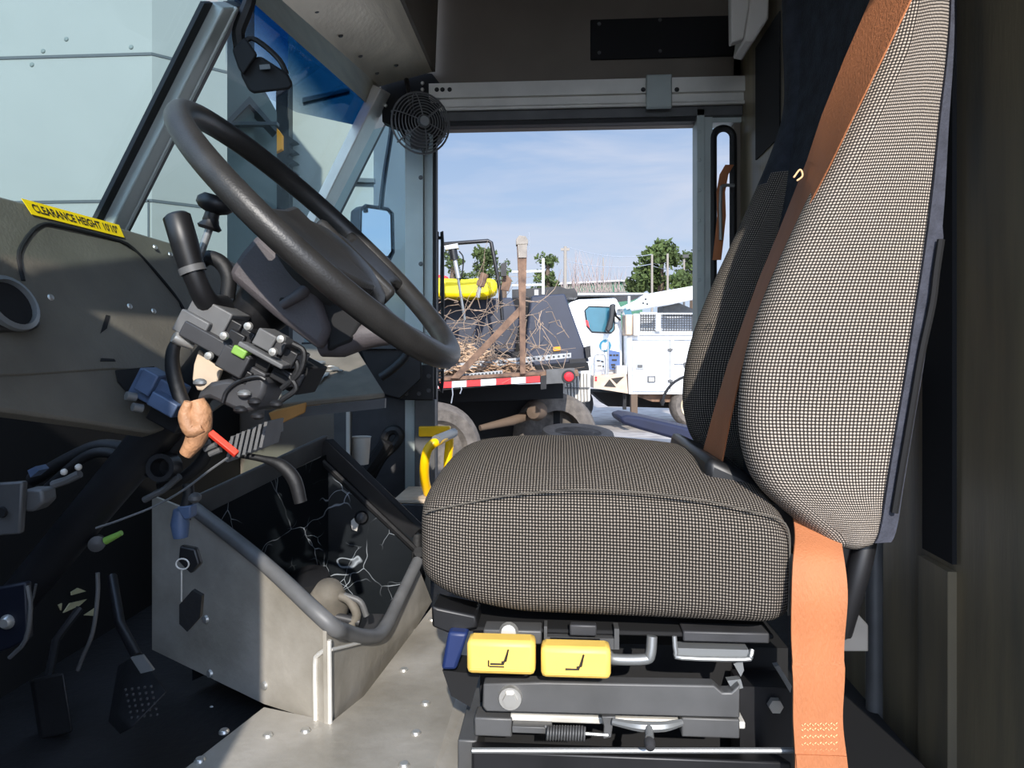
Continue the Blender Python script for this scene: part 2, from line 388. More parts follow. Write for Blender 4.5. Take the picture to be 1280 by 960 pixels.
# bulkhead behind the seat (aft), with its return towards the driver's door
b = B(); b.box((XB, .74, 0), (XB + .03, YW, ZC)); b.prism([V((XB, .74, 0)), V((XB, .74, ZC)), V((.78, YD, ZC)), V((.78, YD, 0))], (.03, 0, 0))
struct(b, 'wall_rear', 'bulk')
d0 = onX(1196, 300, XB).y; d1 = onX(1158, 300, XB).y
b = B(); b.box((XB - .006, d0, .33), (XB, d1, ZC)); struct(b, 'trim_9', 'pitch')
b = B(); b.box((XB - .012, d0, .0), (XB, d1, .32)); struct(b, 'trim_10', 'bulk')
b = B(); e0 = onX(946, 100, XB).y; e1 = onX(976, 100, XB).y
b.box((XB - .004, e1, onX(946, 200, XB).z), (XB, e0, onX(946, 60, XB).z)); struct(b, 'trim_11', 'pitch')
b = B(); b.box((XB - .02, onX(922, 100, XB).y, .2), (XB, YW, 1.6)); struct(b, 'trim_12', 'liner')
# driver side wall (behind the camera): sill, posts, header round the open door and the quarter window
b = B(); y0, y1 = YD - TH, YD
b.box((-1.15, y0, -.75), (-.31, y1, 1.05)); b.box((-1.15, y0, 1.0), (-.37, y1, 1.28)); b.box((-.43, y0, 1.27), (-.37, y1, ZC)); b.box((-.9, y0, 1.62), (2.0, y1, ZC)); b.box((.78, y0, -.75), (2.0, y1, 1.7))
b.prism([V((-1.0, y0, 1.27)), V((-.93, y0, 1.27)), V((-.6, y0, 1.65)), V((-.75, y0, 1.65))], (0, TH, 0))
struct(b, 'wall_driver_side', 'liner')
struct(B().box((-1.16, YD, -.1), (-1.1, YW, .86)), 'wall_front', 'foot')
# ---- windshield plane
w0 = onY(133, 272, 1.25); w1 = onY(268, 0, 1.25); w2 = onY(476, 115, YW)
WN = (w1 - w0).cross(w2 - w0).normalized()
if WN.x < 0: WN = -WN
def wp(y, z): return V((w0.x - (WN.y * (y - w0.y) + WN.z * (z - w0.z)) / WN.x, y, z))
def onW(x, y): return onP(x, y, w0, WN)
zb = .80
def pane(ya, yb, za, zb_): return B().prism([wp(ya, za), wp(yb, za), wp(yb, zb_), wp(ya, zb_)], -WN * .006)
struct(pane(-.05, 1.23, zb, 1.5), 'window_1', 'glass')
win2 = struct(pane(1.27, 2.17, zb, 1.46), 'window_2', 'glass')
bb = B().prism([onW(282, 10), onW(310, -14), onW(466, 130), onW(452, 158), onW(370, 140), onW(282, 96)], WN * .002)
bb.build('shade_band', 'band', win2)
# centre divider: gasket, aluminium strip, dark bead
def strip(pxs, up, th): return B().prism([onW(*p) + WN * up for p in pxs], WN * th)
struct(strip([(112, 272), (121, 275), (259, 0), (248, 0), (215, -80), (228, -80)][:4], .004, .008), 'trim_13', 'blackr')
b = strip([(121, 274), (140, 280), (280, 0), (260, 0)], .004, .028); struct(b, 'trim_14', 'alup', bevel=.003)
b = strip([(134, 279), (147, 283), (290, 0), (277, 0)], .004, .022); struct(b, 'trim_15', 'bsteel')
struct(B().tube([onW(137, 280) + WN * .032, onW(276, 0) + WN * .032], .004), 'trim_16', 'alup')
# far corner pillar
struct(strip([(340, 354), (351, 360), (478, 112), (464, 104)], .004, .03), 'trim_17', 'aluh', bevel=.003)
struct(strip([(351, 360), (365, 368), (487, 126), (478, 114)], .0, .02), 'trim_18', 'alup', bevel=.003)
struct(strip([(365, 368), (369, 370), (489, 130), (486, 126)], .0, .016), 'trim_19', 'blackr')
# dark corner where pillar, header and door rail meet
b = B(); b.prism(poly([(476, 108), (500, 92), (540, 92), (556, 112), (556, 160), (538, 190), (514, 192), (497, 160), (478, 152)], py_(YW - .01)), (0, .04, 0))
b.cur = 1; dot_row(b, [onY(x, y, YW - .012) for x, y in ((479, 119), (473, 132), (482, 132), (528, 104), (528, 112))], .006)
struct(b, 'trim_20', ['pitch', 'bolt'])
# quarter window on the passenger side
struct(B().prism(poly([(455, 165), (512, 150), (512, 432), (380, 432), (380, 300)], py_(YW + .02)), (0, .006, 0)), 'window_3', 'glass2')
struct(B().box((onY(380, 432, YW).x, YW - .02, onY(470, 440, YW).z), (xl, YW + .03, onY(470, 428, YW).z)), 'trim_21', 'blackr')
# header above the windshield
hA, hB = onY(475, 108, 2.17), onY(352, 0, 1.40)
hC, hD = onY(540, 90, 2.17), onX(500, 0, onY(540, 90, 2.17).x)
def ext(p, q, y): t = (y - p.y) / (q.y - p.y); return p + (q - p) * t
a1, a0 = hA, ext(hA, hB, .05); c1, c0_ = hC, ext(hC, hD, .05)
n_ = (a0 - a1).cross(c1 - a1).normalized(); n_ = n_ if n_.z > 0 else -n_
hb = B().prism([a1, c1, c0_, a0], n_ * .012)
l1, l0 = onY(465, 135, 2.17), ext(onY(465, 135, 2.17), onY(332, 0, 1.36), .05)
struct(B().prism([a1, a0, l0, l1], V((-.012, 0, .006))), 'trim_23', 'alu')
struct(B().prism([c1, c0_, c0_ + V((0.02, 0, .5)), c1 + V((0.02, 0, .5))], V((.01, 0, 0))), 'wall_header', 'liner')
b = hb; b.cur = 1; dot_row(b, [c0_ + (c1 - c0_) * t + (a1 + (a0 - a1) * (1 - t) - (c0_ + (c1 - c0_) * t)) * u for t in (.7, .78, .86, .94) for u in (.15, .5, .85)], .006, -n_, .003)
struct(b, 'trim_22', ['alu', 'steel'])
# lower passenger wall inside: dark kick panel & post foot
struct(B().prism(poly([(470, 492), (524, 488), (526, 622), (430, 622), (432, 520)], py_(YW - .004)), (0, .004, 0)), 'trim_24', 'dgrey')
b = B(); b.box((onY(523, 500, YW).x, YW - .06, .02), (onY(548, 500, YW).x, YW - .031, onY(530, 498, YW).z)); struct(b, 'trim_25', 'steel', bevel=.003)
# aluminium step plate beside the seat base
PZ = .055
def onF(x, y): return onZ(x, y, PZ)
def gp(pxs, z, th): return B().prism([onZ(x, y, z) for x, y in pxs], (0, 0, -th))
b = gp([(200, 985), (330, 884), (415, 902), (455, 870), (545, 752), (590, 775), (592, 800), (536, 985)], PZ, .04)
b.cur = 1
dot_row(b, [onF(x, y) for x, y in ((335, 920), (280, 915), (250, 951), (382, 914), (505, 838), (532, 880), (520, 917), (505, 957), (540, 775))], .008, (0, 0, 1), .004)
struct(b, 'trim_26', ['plate', 'bolt'])
# flange folding down from the plate's edge towards the seat base
f0, f1 = onF(536, 985), onF(592, 800)
struct(B().prism([f0, f1, f1 + V((.035, .0, -.02)), f0 + V((.05, 0, -.02))], V((0, 0, -.004))), 'trim_27', 'plate')
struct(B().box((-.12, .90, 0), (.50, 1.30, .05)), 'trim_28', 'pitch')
# ------------------------------------------------------------------ DASHBOARD
DN = V((cos(radians(24)), -.10, sin(radians(24)))).normalized()
DP = onX(0, 245, -.74)
def onD(x, y, up=0): return onP(x, y, DP, DN) + DN * up
dash = thing('dashboard', onD(150, 400), 'dark scuffed plastic dashboard panel below the windshield', 'dashboard')
outl = [(-60, 232), (0, 245), (150, 284), (290, 326), (330, 345), (330, 470), (260, 520), (190, 541), (110, 528), (25, 516), (-60, 505)]
B().prism([onD(*p) for p in outl], -DN * .02).build('panel', 'dash', dash, bevel=.004)
B().prism([onD(*p, .003) for p in ((24, 322), (40, 292), (55, 284), (148, 304), (172, 318), (222, 378), (236, 420), (240, 468), (140, 462), (20, 470), (-50, 470), (-50, 350), (30, 352))], -DN * .004).build('access_cover', 'dash', dash, bevel=.002)
B().tube([onD(*p, .003) for p in ((27, 352), (21, 325), (25, 308), (40, 288), (54, 281), (70, 283), (110, 292), (148, 302), (165, 312), (190, 338), (215, 368), (228, 388), (234, 405))], .0028, 6, sm=2).build('cover_gap', 'pitch', dash)
for x, y in ((61, 373), (192, 310), (160, 384), (211, 319), (190, 390)): B().lathe([(.0001, .003), (.004, .002), (.005, 0)], onD(x, y, .003), DN, 10).build('screw', 'bolt', dash)
B().prism([onD(*p, .004) for p in ((130, 395), (135, 396), (131, 412), (123, 418))], -DN * .003).build('handle_slot', 'pitch', dash)
B().prism([onD(*p, .004) for p in ((124, 449), (140, 450), (142, 453), (123, 453))], -DN * .003).build('latch_slot', 'pitch', dash)
B().prism([onD(*p, .004) for p in ((143, 464), (190, 459), (196, 470), (200, 510), (165, 500), (146, 478))], -DN * .003).build('connector_opening', 'pitch', dash)
# gauge pod at the left end
gz = thing('gauge', onD(8, 392, .02), 'round black gauge in a bezel at the left end of the dashboard', 'gauge')
gb = B(); gb.prism([onD(*p, .001) for p in ((-40, 340), (12, 362), (30, 385), (40, 412), (34, 416), (-40, 420))], DN * .016); gb.build('pod', 'dgrey', gz, bevel=.004)
B().lathe([(.030, 0), (.036, .006), (.036, .012), (.030, .014), (.029, .006), (.0001, .004)], onD(-6, 390, .016), DN, 26).build('bezel', 'rod', gz)
B().lathe([(.0285, 0), (.0285, .008), (.0001, .009)], onD(-6, 390, .016), DN, 24).build('dial', 'pitch', gz)
# yellow clearance sticker, lettered
stk = [onD(x, y, .002) for x, y in ((25, 249), (147, 282), (154, 298), (38, 269))]
sk = thing('clearance_sticker', stk[0], 'yellow sticker lettered CLEARANCE HEIGHT along the top edge of the dashboard', 'sticker')
B().prism(stk, DN * .0008).build('label', 'ystick', sk)
def text_mesh(txt, quad, name, m, parent, inset=.06, off=.0006, insy=.16, bold=.03):
    """letters fitted to a flat quad (tl, tr, br, bl)"""
    cu = bpy.data.curves.new(name, 'FONT'); cu.body = txt; cu.size = 1; cu.offset = bold
    o = bpy.data.objects.new(name, cu); COL.objects.link(o)
    dg = bpy.context.evaluated_depsgraph_get(); me = bpy.data.meshes.new_from_object(o.evaluated_get(dg)); bpy.data.objects.remove(o)
    xs = [v.co.x for v in me.vertices]; ys = [v.co.y for v in me.vertices]; x0, x1, y0, y1 = min(xs), max(xs), min(ys), max(ys)
    tl, tr, br, bl = [V(q) for q in quad]; n = (tr - tl).cross(bl - tl).normalized()
    if n.dot(CO - tl) < 0: n = -n
    b = B(); vs = []
    for v in me.vertices:
        u = inset + (1 - 2 * inset) * (v.co.x - x0) / (x1 - x0); t = insy + (1 - 2 * insy) * (v.co.y - y0) / (y1 - y0)
        lo = bl + (br - bl) * u; hi = tl + (tr - tl) * u; vs.append(lo + (hi - lo) * t + n * off)
    b.add(vs, [tuple(p.vertices) for p in me.polygons]); bpy.data.meshes.remove(me)
    return b.build(name, m, parent, smooth=0, fixn=False)
text_mesh("CLEARANCE HEIGHT 10'10\"", [p + DN * .0008 for p in stk], 'lettering', 'ink', sk, .05, .0006, .2)
# passenger half of the dash: ledge with keys
lg = thing('dash_ledge', at(410, 470, 1.5), 'grey tray of the dash centre below the steering wheel, keys lying on it', 'dash tray')
T0, T1, T2, T3 = at(330, 506, 1.36), at(481, 491, 1.42), at(441, 428, 1.75), at(376, 430, 1.72)
TN = (T1 - T0).cross(T3 - T0).normalized()
if TN.z < 0: TN = -TN
B().prism([T0, T1, T2, T3], -TN * .012).build('tray', 'tray', lg, bevel=.003)
B().prism([T0 - TN * .012, T1 - TN * .012, T1 + V((0, 0, -.03)), T0 + V((0, 0, -.03))], (0, .01, 0)).build('front_lip', 'dgrey', lg)
def onT(x, y, up=.003): return onP(x, y, T0, TN) + TN * up
keys = thing('key_bunch', onT(410, 465), 'bunch of keys lying on the sunlit dash tray', 'keys')
rg = [onT(412, 462) + (T1 - T0).normalized() * .014 * cos(a * PI / 8) + TN.cross(T1 - T0).normalized() * .014 * sin(a * PI / 8) for a in range(16)]
B().tube(rg, .0012, 6, closed=True).build('ring', 'bolt', keys)
for ax, ay, bx, by in ((404, 462, 386, 470), (408, 468, 398, 480), (416, 462, 428, 466), (404, 456, 390, 452)):
    p, q = onT(ax, ay), onT(bx, by); d = (q - p); s_ = TN.cross(d).normalized()
    kb = B(); kb.prism([p + s_ * .008, p + d * .35 + s_ * .009, p + d * .45 + s_ * .003, q + s_ * .003, q - s_ * .003, p + d * .45 - s_ * .003, p + d * .35 - s_ * .009, p - s_ * .008], TN * .002); kb.build('key', 'rod', keys)
B().prism([at(335, 516, 1.34), at(383, 503, 1.38), at(381, 516, 1.38), at(342, 534, 1.34)], (0, .10, .01)).build('wood_block', 'wood', None, bevel=.002)
tag(bpy.data.objects['wood_block'], 'small tan board wedged under the edge of the dash tray', 'board')
# far end of the dash, by the passenger door
fd = thing('passenger_dash', at(480, 460, 1.95), 'black far end of the dashboard beside the passenger door post', 'dashboard')
B().prism([at(x, y, 2.05) for x, y in ((440, 432), (506, 430), (528, 444), (528, 474), (500, 500), (470, 492), (450, 440))], (-.05, .08, 0)).build('dash_end', 'bsteel', fd, bevel=.006)
B().prism([at(x, y, 2.03) for x, y in ((448, 424), (512, 424), (504, 436), (450, 436))], (0, .06, -.005)).build('top_shelf', 'dgrey', fd)
B().tube([at(x, y, 1.98) for x, y in ((512, 436), (505, 448), (490, 462), (476, 472))], .012, 10, sm=4).build('hose', 'blackr', fd)
hb_ = thing('hinge_plate', onY(520, 478, YW - .07), 'black perforated hinge plate on the passenger door post', 'hinge')
hp = B(); hp.box((onY(499, 456, YW - .07).x, YW - .075, onY(499, 500, YW - .07).z), (onY(542, 456, YW - .07).x, YW - .066, onY(499, 456, YW - .07).z)); hp.build('plate', 'blackp', hb_, bevel=.003)
for x, y in ((508, 464), (508, 492), (524, 464), (524, 492), (536, 470), (536, 488)): B().lathe([(.0001, .003), (.006, .003), (.007, 0)], onY(x, y, YW - .075), (0, -1, 0), 10).build('bolt', 'steel', hb_)
# ------------------------------------------------------------------ STEERING WHEEL
WC = V((-.345, 1.047, CZ + .168)); wn = V((cos(.795), -.031, sin(.795))).normalized()
we = wn.cross(V((0, 1, 0))).normalized(); wy = we.cross(wn).normalized()
if we.z < 0: we = -we                     # towards the top of the wheel (forward, up)
if wy.y < 0: wy = -wy
sw = thing('steering_wheel', WC - wn * .08, 'large worn dark grey steering wheel tilted towards the driver seat', 'steering wheel')
def wl(e, y, n): return WC + we * e + wy * y + wn * n
rp = [wl(.25 * cos(2 * PI * k / 72), .25 * sin(2 * PI * k / 72), 0) for k in range(72)]
B().tube(rp, .0172, 14, closed=True).build('rim', 'wheelp', sw, smooth=80)
B().lathe([(.0001, .022), (.05, .018), (.085, .006), (.098, -.014), (.092, -.045), (.06, -.07), (.0001, -.075)], wl(-.035, 0, -.008), wn, 36).build('hub_pad', 'wheelp', sw, smooth=70)
for sg in (-1, 1):
    cen = [wl(-.035 + .01 * t, sg * y, n) for t, y, n in ((0, .05, -.006), (0, .10, -.010), (1, .16, -.010), (2, .205, -.004), (2, .236, 0))]
    B().ribbon(cen, [we * w for w in (.085, .072, .052, .056, .078)], [wn * t for t in (.036, .030, .024, .022, .018)]).build('spoke', 'wheelp', sw, bevel=.008)
B().ribbon([wl(-.10, 0, -.03), wl(-.16, 0, -.024), wl(-.21, 0, -.008), wl(-.242, 0, 0)], [wy * w for w in (.045, .032, .03, .045)], [wn * t for t in (.03, .022, .02, .018)]).build('spoke', 'wheelp', sw, bevel=.006)
B().lathe([(.06, 0), (.05, -.03), (.038, -.09), (.03, -.16)], wl(0, 0, -.075), wn, 20).build('column_neck', 'blackp', sw)
# ------------------------------------------------------------------ STEERING COLUMN: shroud, stalk, knob, switch gear
scx = thing('steering_assembly', WC - wn * .35, 'stripped steering column with open grey shroud, switchgear and stalk', 'steering column')
def qY(pxs, y0, y1): return [[onY(x, y, y0) for x, y in pxs], y1]
shp = [(283, 342), (292, 318), (318, 286), (326, 284), (372, 330), (430, 384), (452, 404), (440, 428), (410, 440), (397, 439), (340, 395), (300, 366)]
YS = .965
pts = [onY(x, y, YS) for x, y in shp]
B().prism([onY(x, y, YS) for x, y in ((283, 340), (300, 314), (322, 289), (392, 356), (412, 412), (399, 439), (340, 395), (288, 350))], (0, .19, 0)).build('shroud', 'shroud', scx, bevel=.010)
sh2 = B().prism([onY(x, y, YS + .012) for x, y in ((326, 292), (332, 284), (386, 330), (432, 384), (452, 402), (440, 428), (408, 440), (408, 412), (390, 360))], (0, .165, 0)).build('shroud_inner', 'pitch', scx, bevel=.006)
B().tube([onY(352, 382, YS - .004), onY(378, 366, YS), onY(392, 352, YS + .01)], [.006, .009, .006], 10, sm=3).build('clip_ridge', 'shroud', scx)
B().lathe([(.0001, .002), (.0035, .002), (.004, 0)], onY(353, 375, YS), (0, -1, 0), 10).build('shroud_screw', 'pitch', scx)
# funnel below the hub
B().tube([onY(x, y, 1.0) for x, y in ((400, 436), (425, 428), (455, 418), (490, 418), (520, 424))], [.012, .022, .022, .015, .01], 12, sm=4).build('lower_collar', 'shroud', scx)
# column jacket down to the floor
B().tube([wl(0, 0, -.2), wl(-.01, 0, -.36), wl(-.02, 0, -.55), V((-.86, 1.04, .20))], [.035, .032, .03, .028], 14).build('column_tube', 'bsteel', scx)
# stalk
sk_pts = [(221, 272, .93), (224, 280, .93), (238, 325, .935), (243, 345, .94), (252, 366, .95), (262, 378, .96), (275, 386, .985)]
stl = thing('shift_stalk', onY(262, 378, .96), 'thick black handle stalk rising left of the steering wheel', 'stalk')
B().tube([onY(*p) for p in ((220, 268, .93), (221, 271, .93), (231, 305, .932), (240, 336, .936))], [.0135, .0178, .0178, .0165], 18).build('grip', 'blackp', stl, smooth=50)
B().tube([onY(*p) for p in ((240, 336, .936), (246, 352, .94), (254, 370, .95), (264, 382, .97), (278, 384, 1.0))], [.015, .0145, .015, .017, .018], 14, sm=3).build('shank', 'blackp', stl, smooth=60)
B().tube([onY(*p) for p in ((239, 333, .936), (242, 341, .937))], .0175, 18).build('collar', 'greyp', stl)
kb = thing('tilt_knob', onY(256, 310, 1.0), 'black mushroom knob on a steel stem behind the stalk', 'knob')
kd = (onY(269, 252, 1.0) - onY(252, 312, 1.0)).normalized()
B().lathe([(.0001, .016), (.018, .015), (.025, .008), (.0255, .0), (.020, -.006), (.010, -.010), (.011, -.022), (.008, -.026)], onY(268, 258, 1.0), kd, 22).build('cap', 'blackp', kb, smooth=50)
B().lathe([(.014, 0), (.017, .004), (.012, .010), (.010, .016)], onY(261, 287, 1.0), kd, 16).build('flange', 'blackp', kb)
B().cyl(onY(262, 285, 1.0), onY(249, 322, 1.0), .0055).build('stem', 'rod', kb)
B().tube([onY(x, y, 1.02) for x, y in ((246, 330), (262, 322), (278, 330), (286, 348), (284, 372))], .011, 10, sm=4).build('coolant_hose', 'blackr', scx)
# switch gear: blocks set along the column
EX = (onY(420, 470, .95) - onY(262, 384, .95)).normalized(); EZ = V((-EX.z, 0, EX.x)); EZ = EZ if EZ.z > 0 else -EZ
def blk(x, y, lx, lz, Y, dy, name, m, par=scx, bev=.002):
    c = onY(x, y, Y); o = B().obox(c + V((0, dy / 2, 0)), EX * lx, V((0, dy / 2, 0)), EZ * lz).build(name, m, par, bevel=bev); return o
blk(258, 398, .030, .022, .95, .06, 'switch_housing', 'greyp')
blk(268, 432, .052, .011, .935, .06, 'switch_plate', 'dgrey')
blk(238, 408, .022, .016, .94, .05, 'switch_block', 'greyp')
blk(290, 452, .020, .016, .93, .04, 'relay', 'dgrey')
blk(284, 408, .018, .012, .955, .04, 'relay', 'blackp')
for i, (x, y, lx, lz, m) in enumerate(((292, 426, .012, .013, 'blackp'), (308, 420, .010, .008, 'bsteel'), (316, 436, .014, .010, 'dgrey'), (306, 446, .012, .010, 'blackp'), (330, 425, .014, .012, 'greyp'), (345, 432, .012, .010, 'dgrey'), (328, 452, .012, .012, 'blackp'), (345, 452, .013, .010, 'bsteel'), (302, 470, .012, .010, 'blackp'), (318, 468, .014, .008, 'dgrey'), (360, 448, .010, .012, 'blackp'), (352, 470, .016, .010, 'bsteel'))):
    o = blk(x, y, lx, lz, .94 + .006 * (i % 4), .05, 'switch_connector', m)
blk(298, 440, .010, .006, .925, .02, 'green_tab', 'green')['label'] = 'small green plastic tab'
blk(325, 444, .034, .0035, .925, .03, 'steel_strip', 'greyp')
blk(356, 465, .03, .022, 1.0, .08, 'column_bracket', 'pitch')
for x, y in ((281, 420), (311, 408), (342, 440), (262, 445), (352, 424)): B().lathe([(.0001, .006), (.005, .005), (.006, 0)], onY(x, y, .925), (0, -1, 0), 12).build('screw', 'bolt', scx)
for pts in (((352, 440), (366, 446), (372, 460), (362, 478)), ((366, 430), (380, 440), (374, 466), (352, 486)), ((344, 462), (360, 470), (370, 486), (352, 500))):
    B().tube([onY(x, y, .96) for x, y in pts], .004, 8, sm=4).build('wire', 'blackr', scx)
# ------------------------------------------------------------------ hanging wiring below the column
wh = thing('wiring_bundle', onY(260, 520, .98), 'bundle of loose wires, tape and connectors hanging under the steering column', 'wiring')
B().tube([onY(x, y, .95) for x, y in ((222, 424), (216, 440), (216, 462), (224, 492), (236, 520), (246, 545))], [.007, .009, .010, .010, .010, .012], 10, sm=4).build('wire_loom', 'blackr', wh)
B().lathe([(.0001, .008), (.008, .008), (.009, 0), (.006, -.02)], onY(224, 424, .945), (-.6, -.6, .4), 12).build('loom_end', 'bolt', wh)
B().prism([onY(x, y, .97) for x, y in ((248, 437), (263, 452), (277, 462), (266, 490), (246, 488), (240, 474), (242, 455))], (0, .008, 0)).build('paper_tag', 'paper', wh, bevel=.002)
rnd = [onY(x, y, .945) for x, y in ((244, 500), (248, 518), (240, 540), (230, 562))]
B().tube([onY(x, y, .935) for x, y in ((246, 500), (250, 516), (249, 536), (243, 552), (232, 568))], [.010, .0155, .016, .013, .009], 12, sm=5).build('taped_bundle', 'tan', wh, smooth=70)
B().tube([onY(x, y, .925) for x, y in ((236, 502), (232, 520), (240, 538), (254, 534))], [.006, .010, .011, .006], 10, sm=4).build('taped_bundle', 'tan', wh, smooth=70)
fu = B().tube([onY(263, 541, .92), onY(296, 568, .92)], .0058, 4).build('fuse_holder', 'redp', wh, bevel=.001); fu['label'] = 'red inline fuse holder'
blk(190, 488, .030, .020, .95, .04, 'connector', 'blueg', wh)
blk(182, 478, .012, .016, .94, .03, 'connector', 'blueg', wh)
blk(202, 506, .020, .010, .93, .03, 'connector', 'blueg', wh)
blk(206, 520, .024, .016, .96, .04, 'connector', 'blackp', wh)
for x, y in ((166, 496), (174, 510)): B().lathe([(.0001, .01), (.006, .009), (.006, -.004)], onY(x, y, .94), (-.5, -.7, .2), 10).build('terminal', 'rod', wh)
# dome cover
dm = [onY(x, y, .94) for x, y in ((243, 502), (248, 490), (262, 478), (282, 474), (300, 476), (322, 468), (333, 474), (330, 492), (318, 514), (300, 516), (276, 505), (262, 498))]
B().prism(dm, (0, .07, 0)).build('shell_cover', 'dgrey', wh, bevel=.006)
B().tube([onY(x, y, .937) for x, y in ((278, 503), (284, 488), (300, 476), (322, 471), (332, 475))], .0028, 8, sm=4).build('shell_edge', 'blackp', wh)
b = B()
for i in range(7):
    p = onY(287 + i * 7, 556 - i * 3, .98); b.obox(p + V((0, .03, -.006)), V((.0022, 0, 0)), V((0, .03, 0)), V((.004, 0, .018)))
b.obox(onY(310, 548, 1.0) + V((0, .03, 0)), V((.028, 0, .01)), V((0, .03, 0)), V((0, 0, .006))); b.build('heat_sink', 'greyp', wh)
for x, y in ((270, 556), (276, 562), (262, 552)): B().tube([onY(x, y, .95), onY(x - 14, y + 6, .95)], .004, 8).build('wire_sleeve', 'greyp', wh)
B().tube([onY(x, y, 1.0) for x, y in ((296, 568), (330, 574), (352, 582), (368, 600), (376, 628))], [.004, .005, .009, .010, .009], 10, sm=5).build('black_hose', 'blackr', wh)
B().tube([onY(x, y, .9) for x, y in ((285, 572), (262, 588), (230, 612), (195, 632), (150, 650), (120, 660))], .0016, 6, sm=5).build('thin_cable', 'greyp', wh)
for x, y, m in ((305, 492, 'rod'), (250, 478, 'rod'), (318, 502, 'bsteel'), (300, 512, 'bsteel'), (322, 520, 'bsteel'), (345, 505, 'bsteel')):
    B().ball(onY(x, y, .935), .007, 10, (1.4, 1, .8)).build('clip', m, wh)
# ------------------------------------------------------------------ dark footwell: hoses, linkage, connectors, pedals
ph = thing('pipe_run', onY(150, 600, 1.1), 'black double hoses and ring clamp under the dashboard', 'hoses')
B().tube([onY(x, y, 1.08) for x, y in ((40, 600), (90, 572), (125, 558), (160, 562), (190, 575), (210, 570), (232, 540))], .011, 10, sm=5).build('hose', 'blackr', ph)
B().tube([onY(x, y, 1.06) for x, y in ((60, 610), (105, 572), (135, 566), (165, 578), (190, 592))], .008, 10, sm=5).build('hose', 'blackr', ph)
B().lathe([(.014, -.02), (.021, -.02), (.021, .012), (.014, .012), (.014, -.02)], onY(204, 584, 1.05), (.1, -1, .1), 20).build('ring_clamp', 'blackp', ph)
B().tube([onY(x, y, 1.1) for x, y in ((200, 608), (225, 600), (250, 580), (262, 560))], .010, 10, sm=4).build('hose', 'blackr', ph)
B().tube([onY(x, y, 1.05) for x, y in ((180, 625), (205, 612), (225, 595))], .005, 8).build('lever_rod', 'steel', ph)
br = thing('fuse_bracket', onY(20, 640, .95), 'grey metal bracket with connectors at the lower left edge', 'bracket')
B().prism([onY(x, y, .95) for x, y in ((-30, 606), (28, 602), (24, 668), (-30, 672))], (0, .012, 0)).build('bracket_plate', 'steel', br, bevel=.003)
B().prism([onY(x, y, .97) for x, y in ((28, 612), (52, 612), (54, 628), (42, 640), (28, 640))], (0, .03, 0)).build('terminal_block', 'greyp', br, bevel=.004)
B().prism([onY(x, y, .95) for x, y in ((34, 588), (44, 583), (49, 588), (38, 597))], (0, .02, 0)).build('blue_plug', 'blueg', br)
for x, y in ((80, 590), (98, 584)): B().ball(onY(x, y, 1.0), .005, 10).build('bulb_tip', 'cream', br)
B().tube([onY(x, y, 1.0) for x, y in ((66, 606), (84, 600), (100, 592))], .006, 8).build('stub', 'greyp', br)
B().lathe([(.0001, .004), (.007, .004), (.008, 0)], onY(3, 640, .945), (0, -1, 0), 12).build('plate_bolt', 'pitch', br)
jb = thing('mounting_plate', onY(15, 770, .9), 'dark blue metal plate with a zinc bolt at the bottom left', 'plate')
B().prism([onY(x, y, .9) for x, y in ((-30, 740), (32, 728), (35, 800), (10, 812), (-30, 826))], (0, .012, 0)).build('plate', 'navyb', jb, bevel=.003)
B().lathe([(.0001, .008), (.006, .008), (.0095, .003), (.0095, 0)], onY(10, 777, .9), (0, -1, 0), 16).build('bolt', 'bolt', jb)
B().tube([onY(x, y, .9) for x, y in ((34, 732), (38, 760), (32, 800), (12, 822))], .003, 6, sm=3).build('edge_wire', 'steel', jb)
cn = thing('cable_connector', onY(228, 660, 1.0), 'blue grey connector hanging from a cable beside the engine cover', 'connector')
cb_ = B(); cb_.tube([onY(226, 637, 1.0), onY(225, 655, 1.0), onY(226, 672, 1.0)], [.010, .013, .010], 12); cb_.build('body', 'blueg', cn)
B().prism([onY(x, y, .99) for x, y in ((220, 634), (238, 632), (238, 648), (230, 650))], (0, .02, 0)).build('latch', 'blueg', cn, bevel=.002)
B().tube([onY(x, y, 1.0) for x, y in ((235, 605), (236, 618), (232, 634))], .008, 10).build('cable', 'blackr', cn)
B().ball(onY(243, 622, 1.0), .010, 10, (1, 1, .8)).build('plug', 'steel', cn)
kf = thing('key_fob', onY(230, 705, 1.0), 'small black key fob with a ring and a thin key hanging in the footwell', 'key')
B().prism([onY(x, y, 1.0) for x, y in ((224, 682), (244, 686), (250, 706), (238, 718), (222, 702))], (0, .012, 0)).build('fob', 'blackp', kf, bevel=.003)
cc = onY(228, 705, .99); B().tube([cc + V((.0095 * cos(k * PI / 9), 0, .0075 * sin(k * PI / 9))) for k in range(18)], .0011, 6, closed=True).build('ring', 'cream', kf)
B().cyl(onY(227, 713, .99), onY(227, 752, .99), .0013, seg=8).build('key_blade', 'bolt', kf)
B().prism([onY(x, y, 1.0) for x, y in ((224, 756), (240, 738), (252, 745), (250, 772), (234, 790), (224, 780))], (0, .008, 0)).build('rubber_flap', 'blackr', kf)
gp_ = thing('green_plug', onY(130, 674, 1.05), 'small pale green plug lying on a black cable in the footwell', 'plug')
B().tube([onY(132, 676, 1.05), onY(152, 666, 1.05)], [.006, .004], 10).build('plug_body', 'green', gp_)
B().lathe([(.0001, .012), (.012, .010), (.013, -.004), (.008, -.012)], onY(121, 679, 1.06), (.5, -.8, .1), 14).build('socket', 'blackp', gp_)
pd = thing('brake_pedal', onY(180, 870, 1.02), 'worn black brake pedal with ribbed pad in the dark footwell', 'pedal')
pq = [onY(160, 822, 1.06), onY(178, 818, 1.06), onY(211, 864, 1.0), onY(164, 912, .98), onY(148, 895, 1.0)]
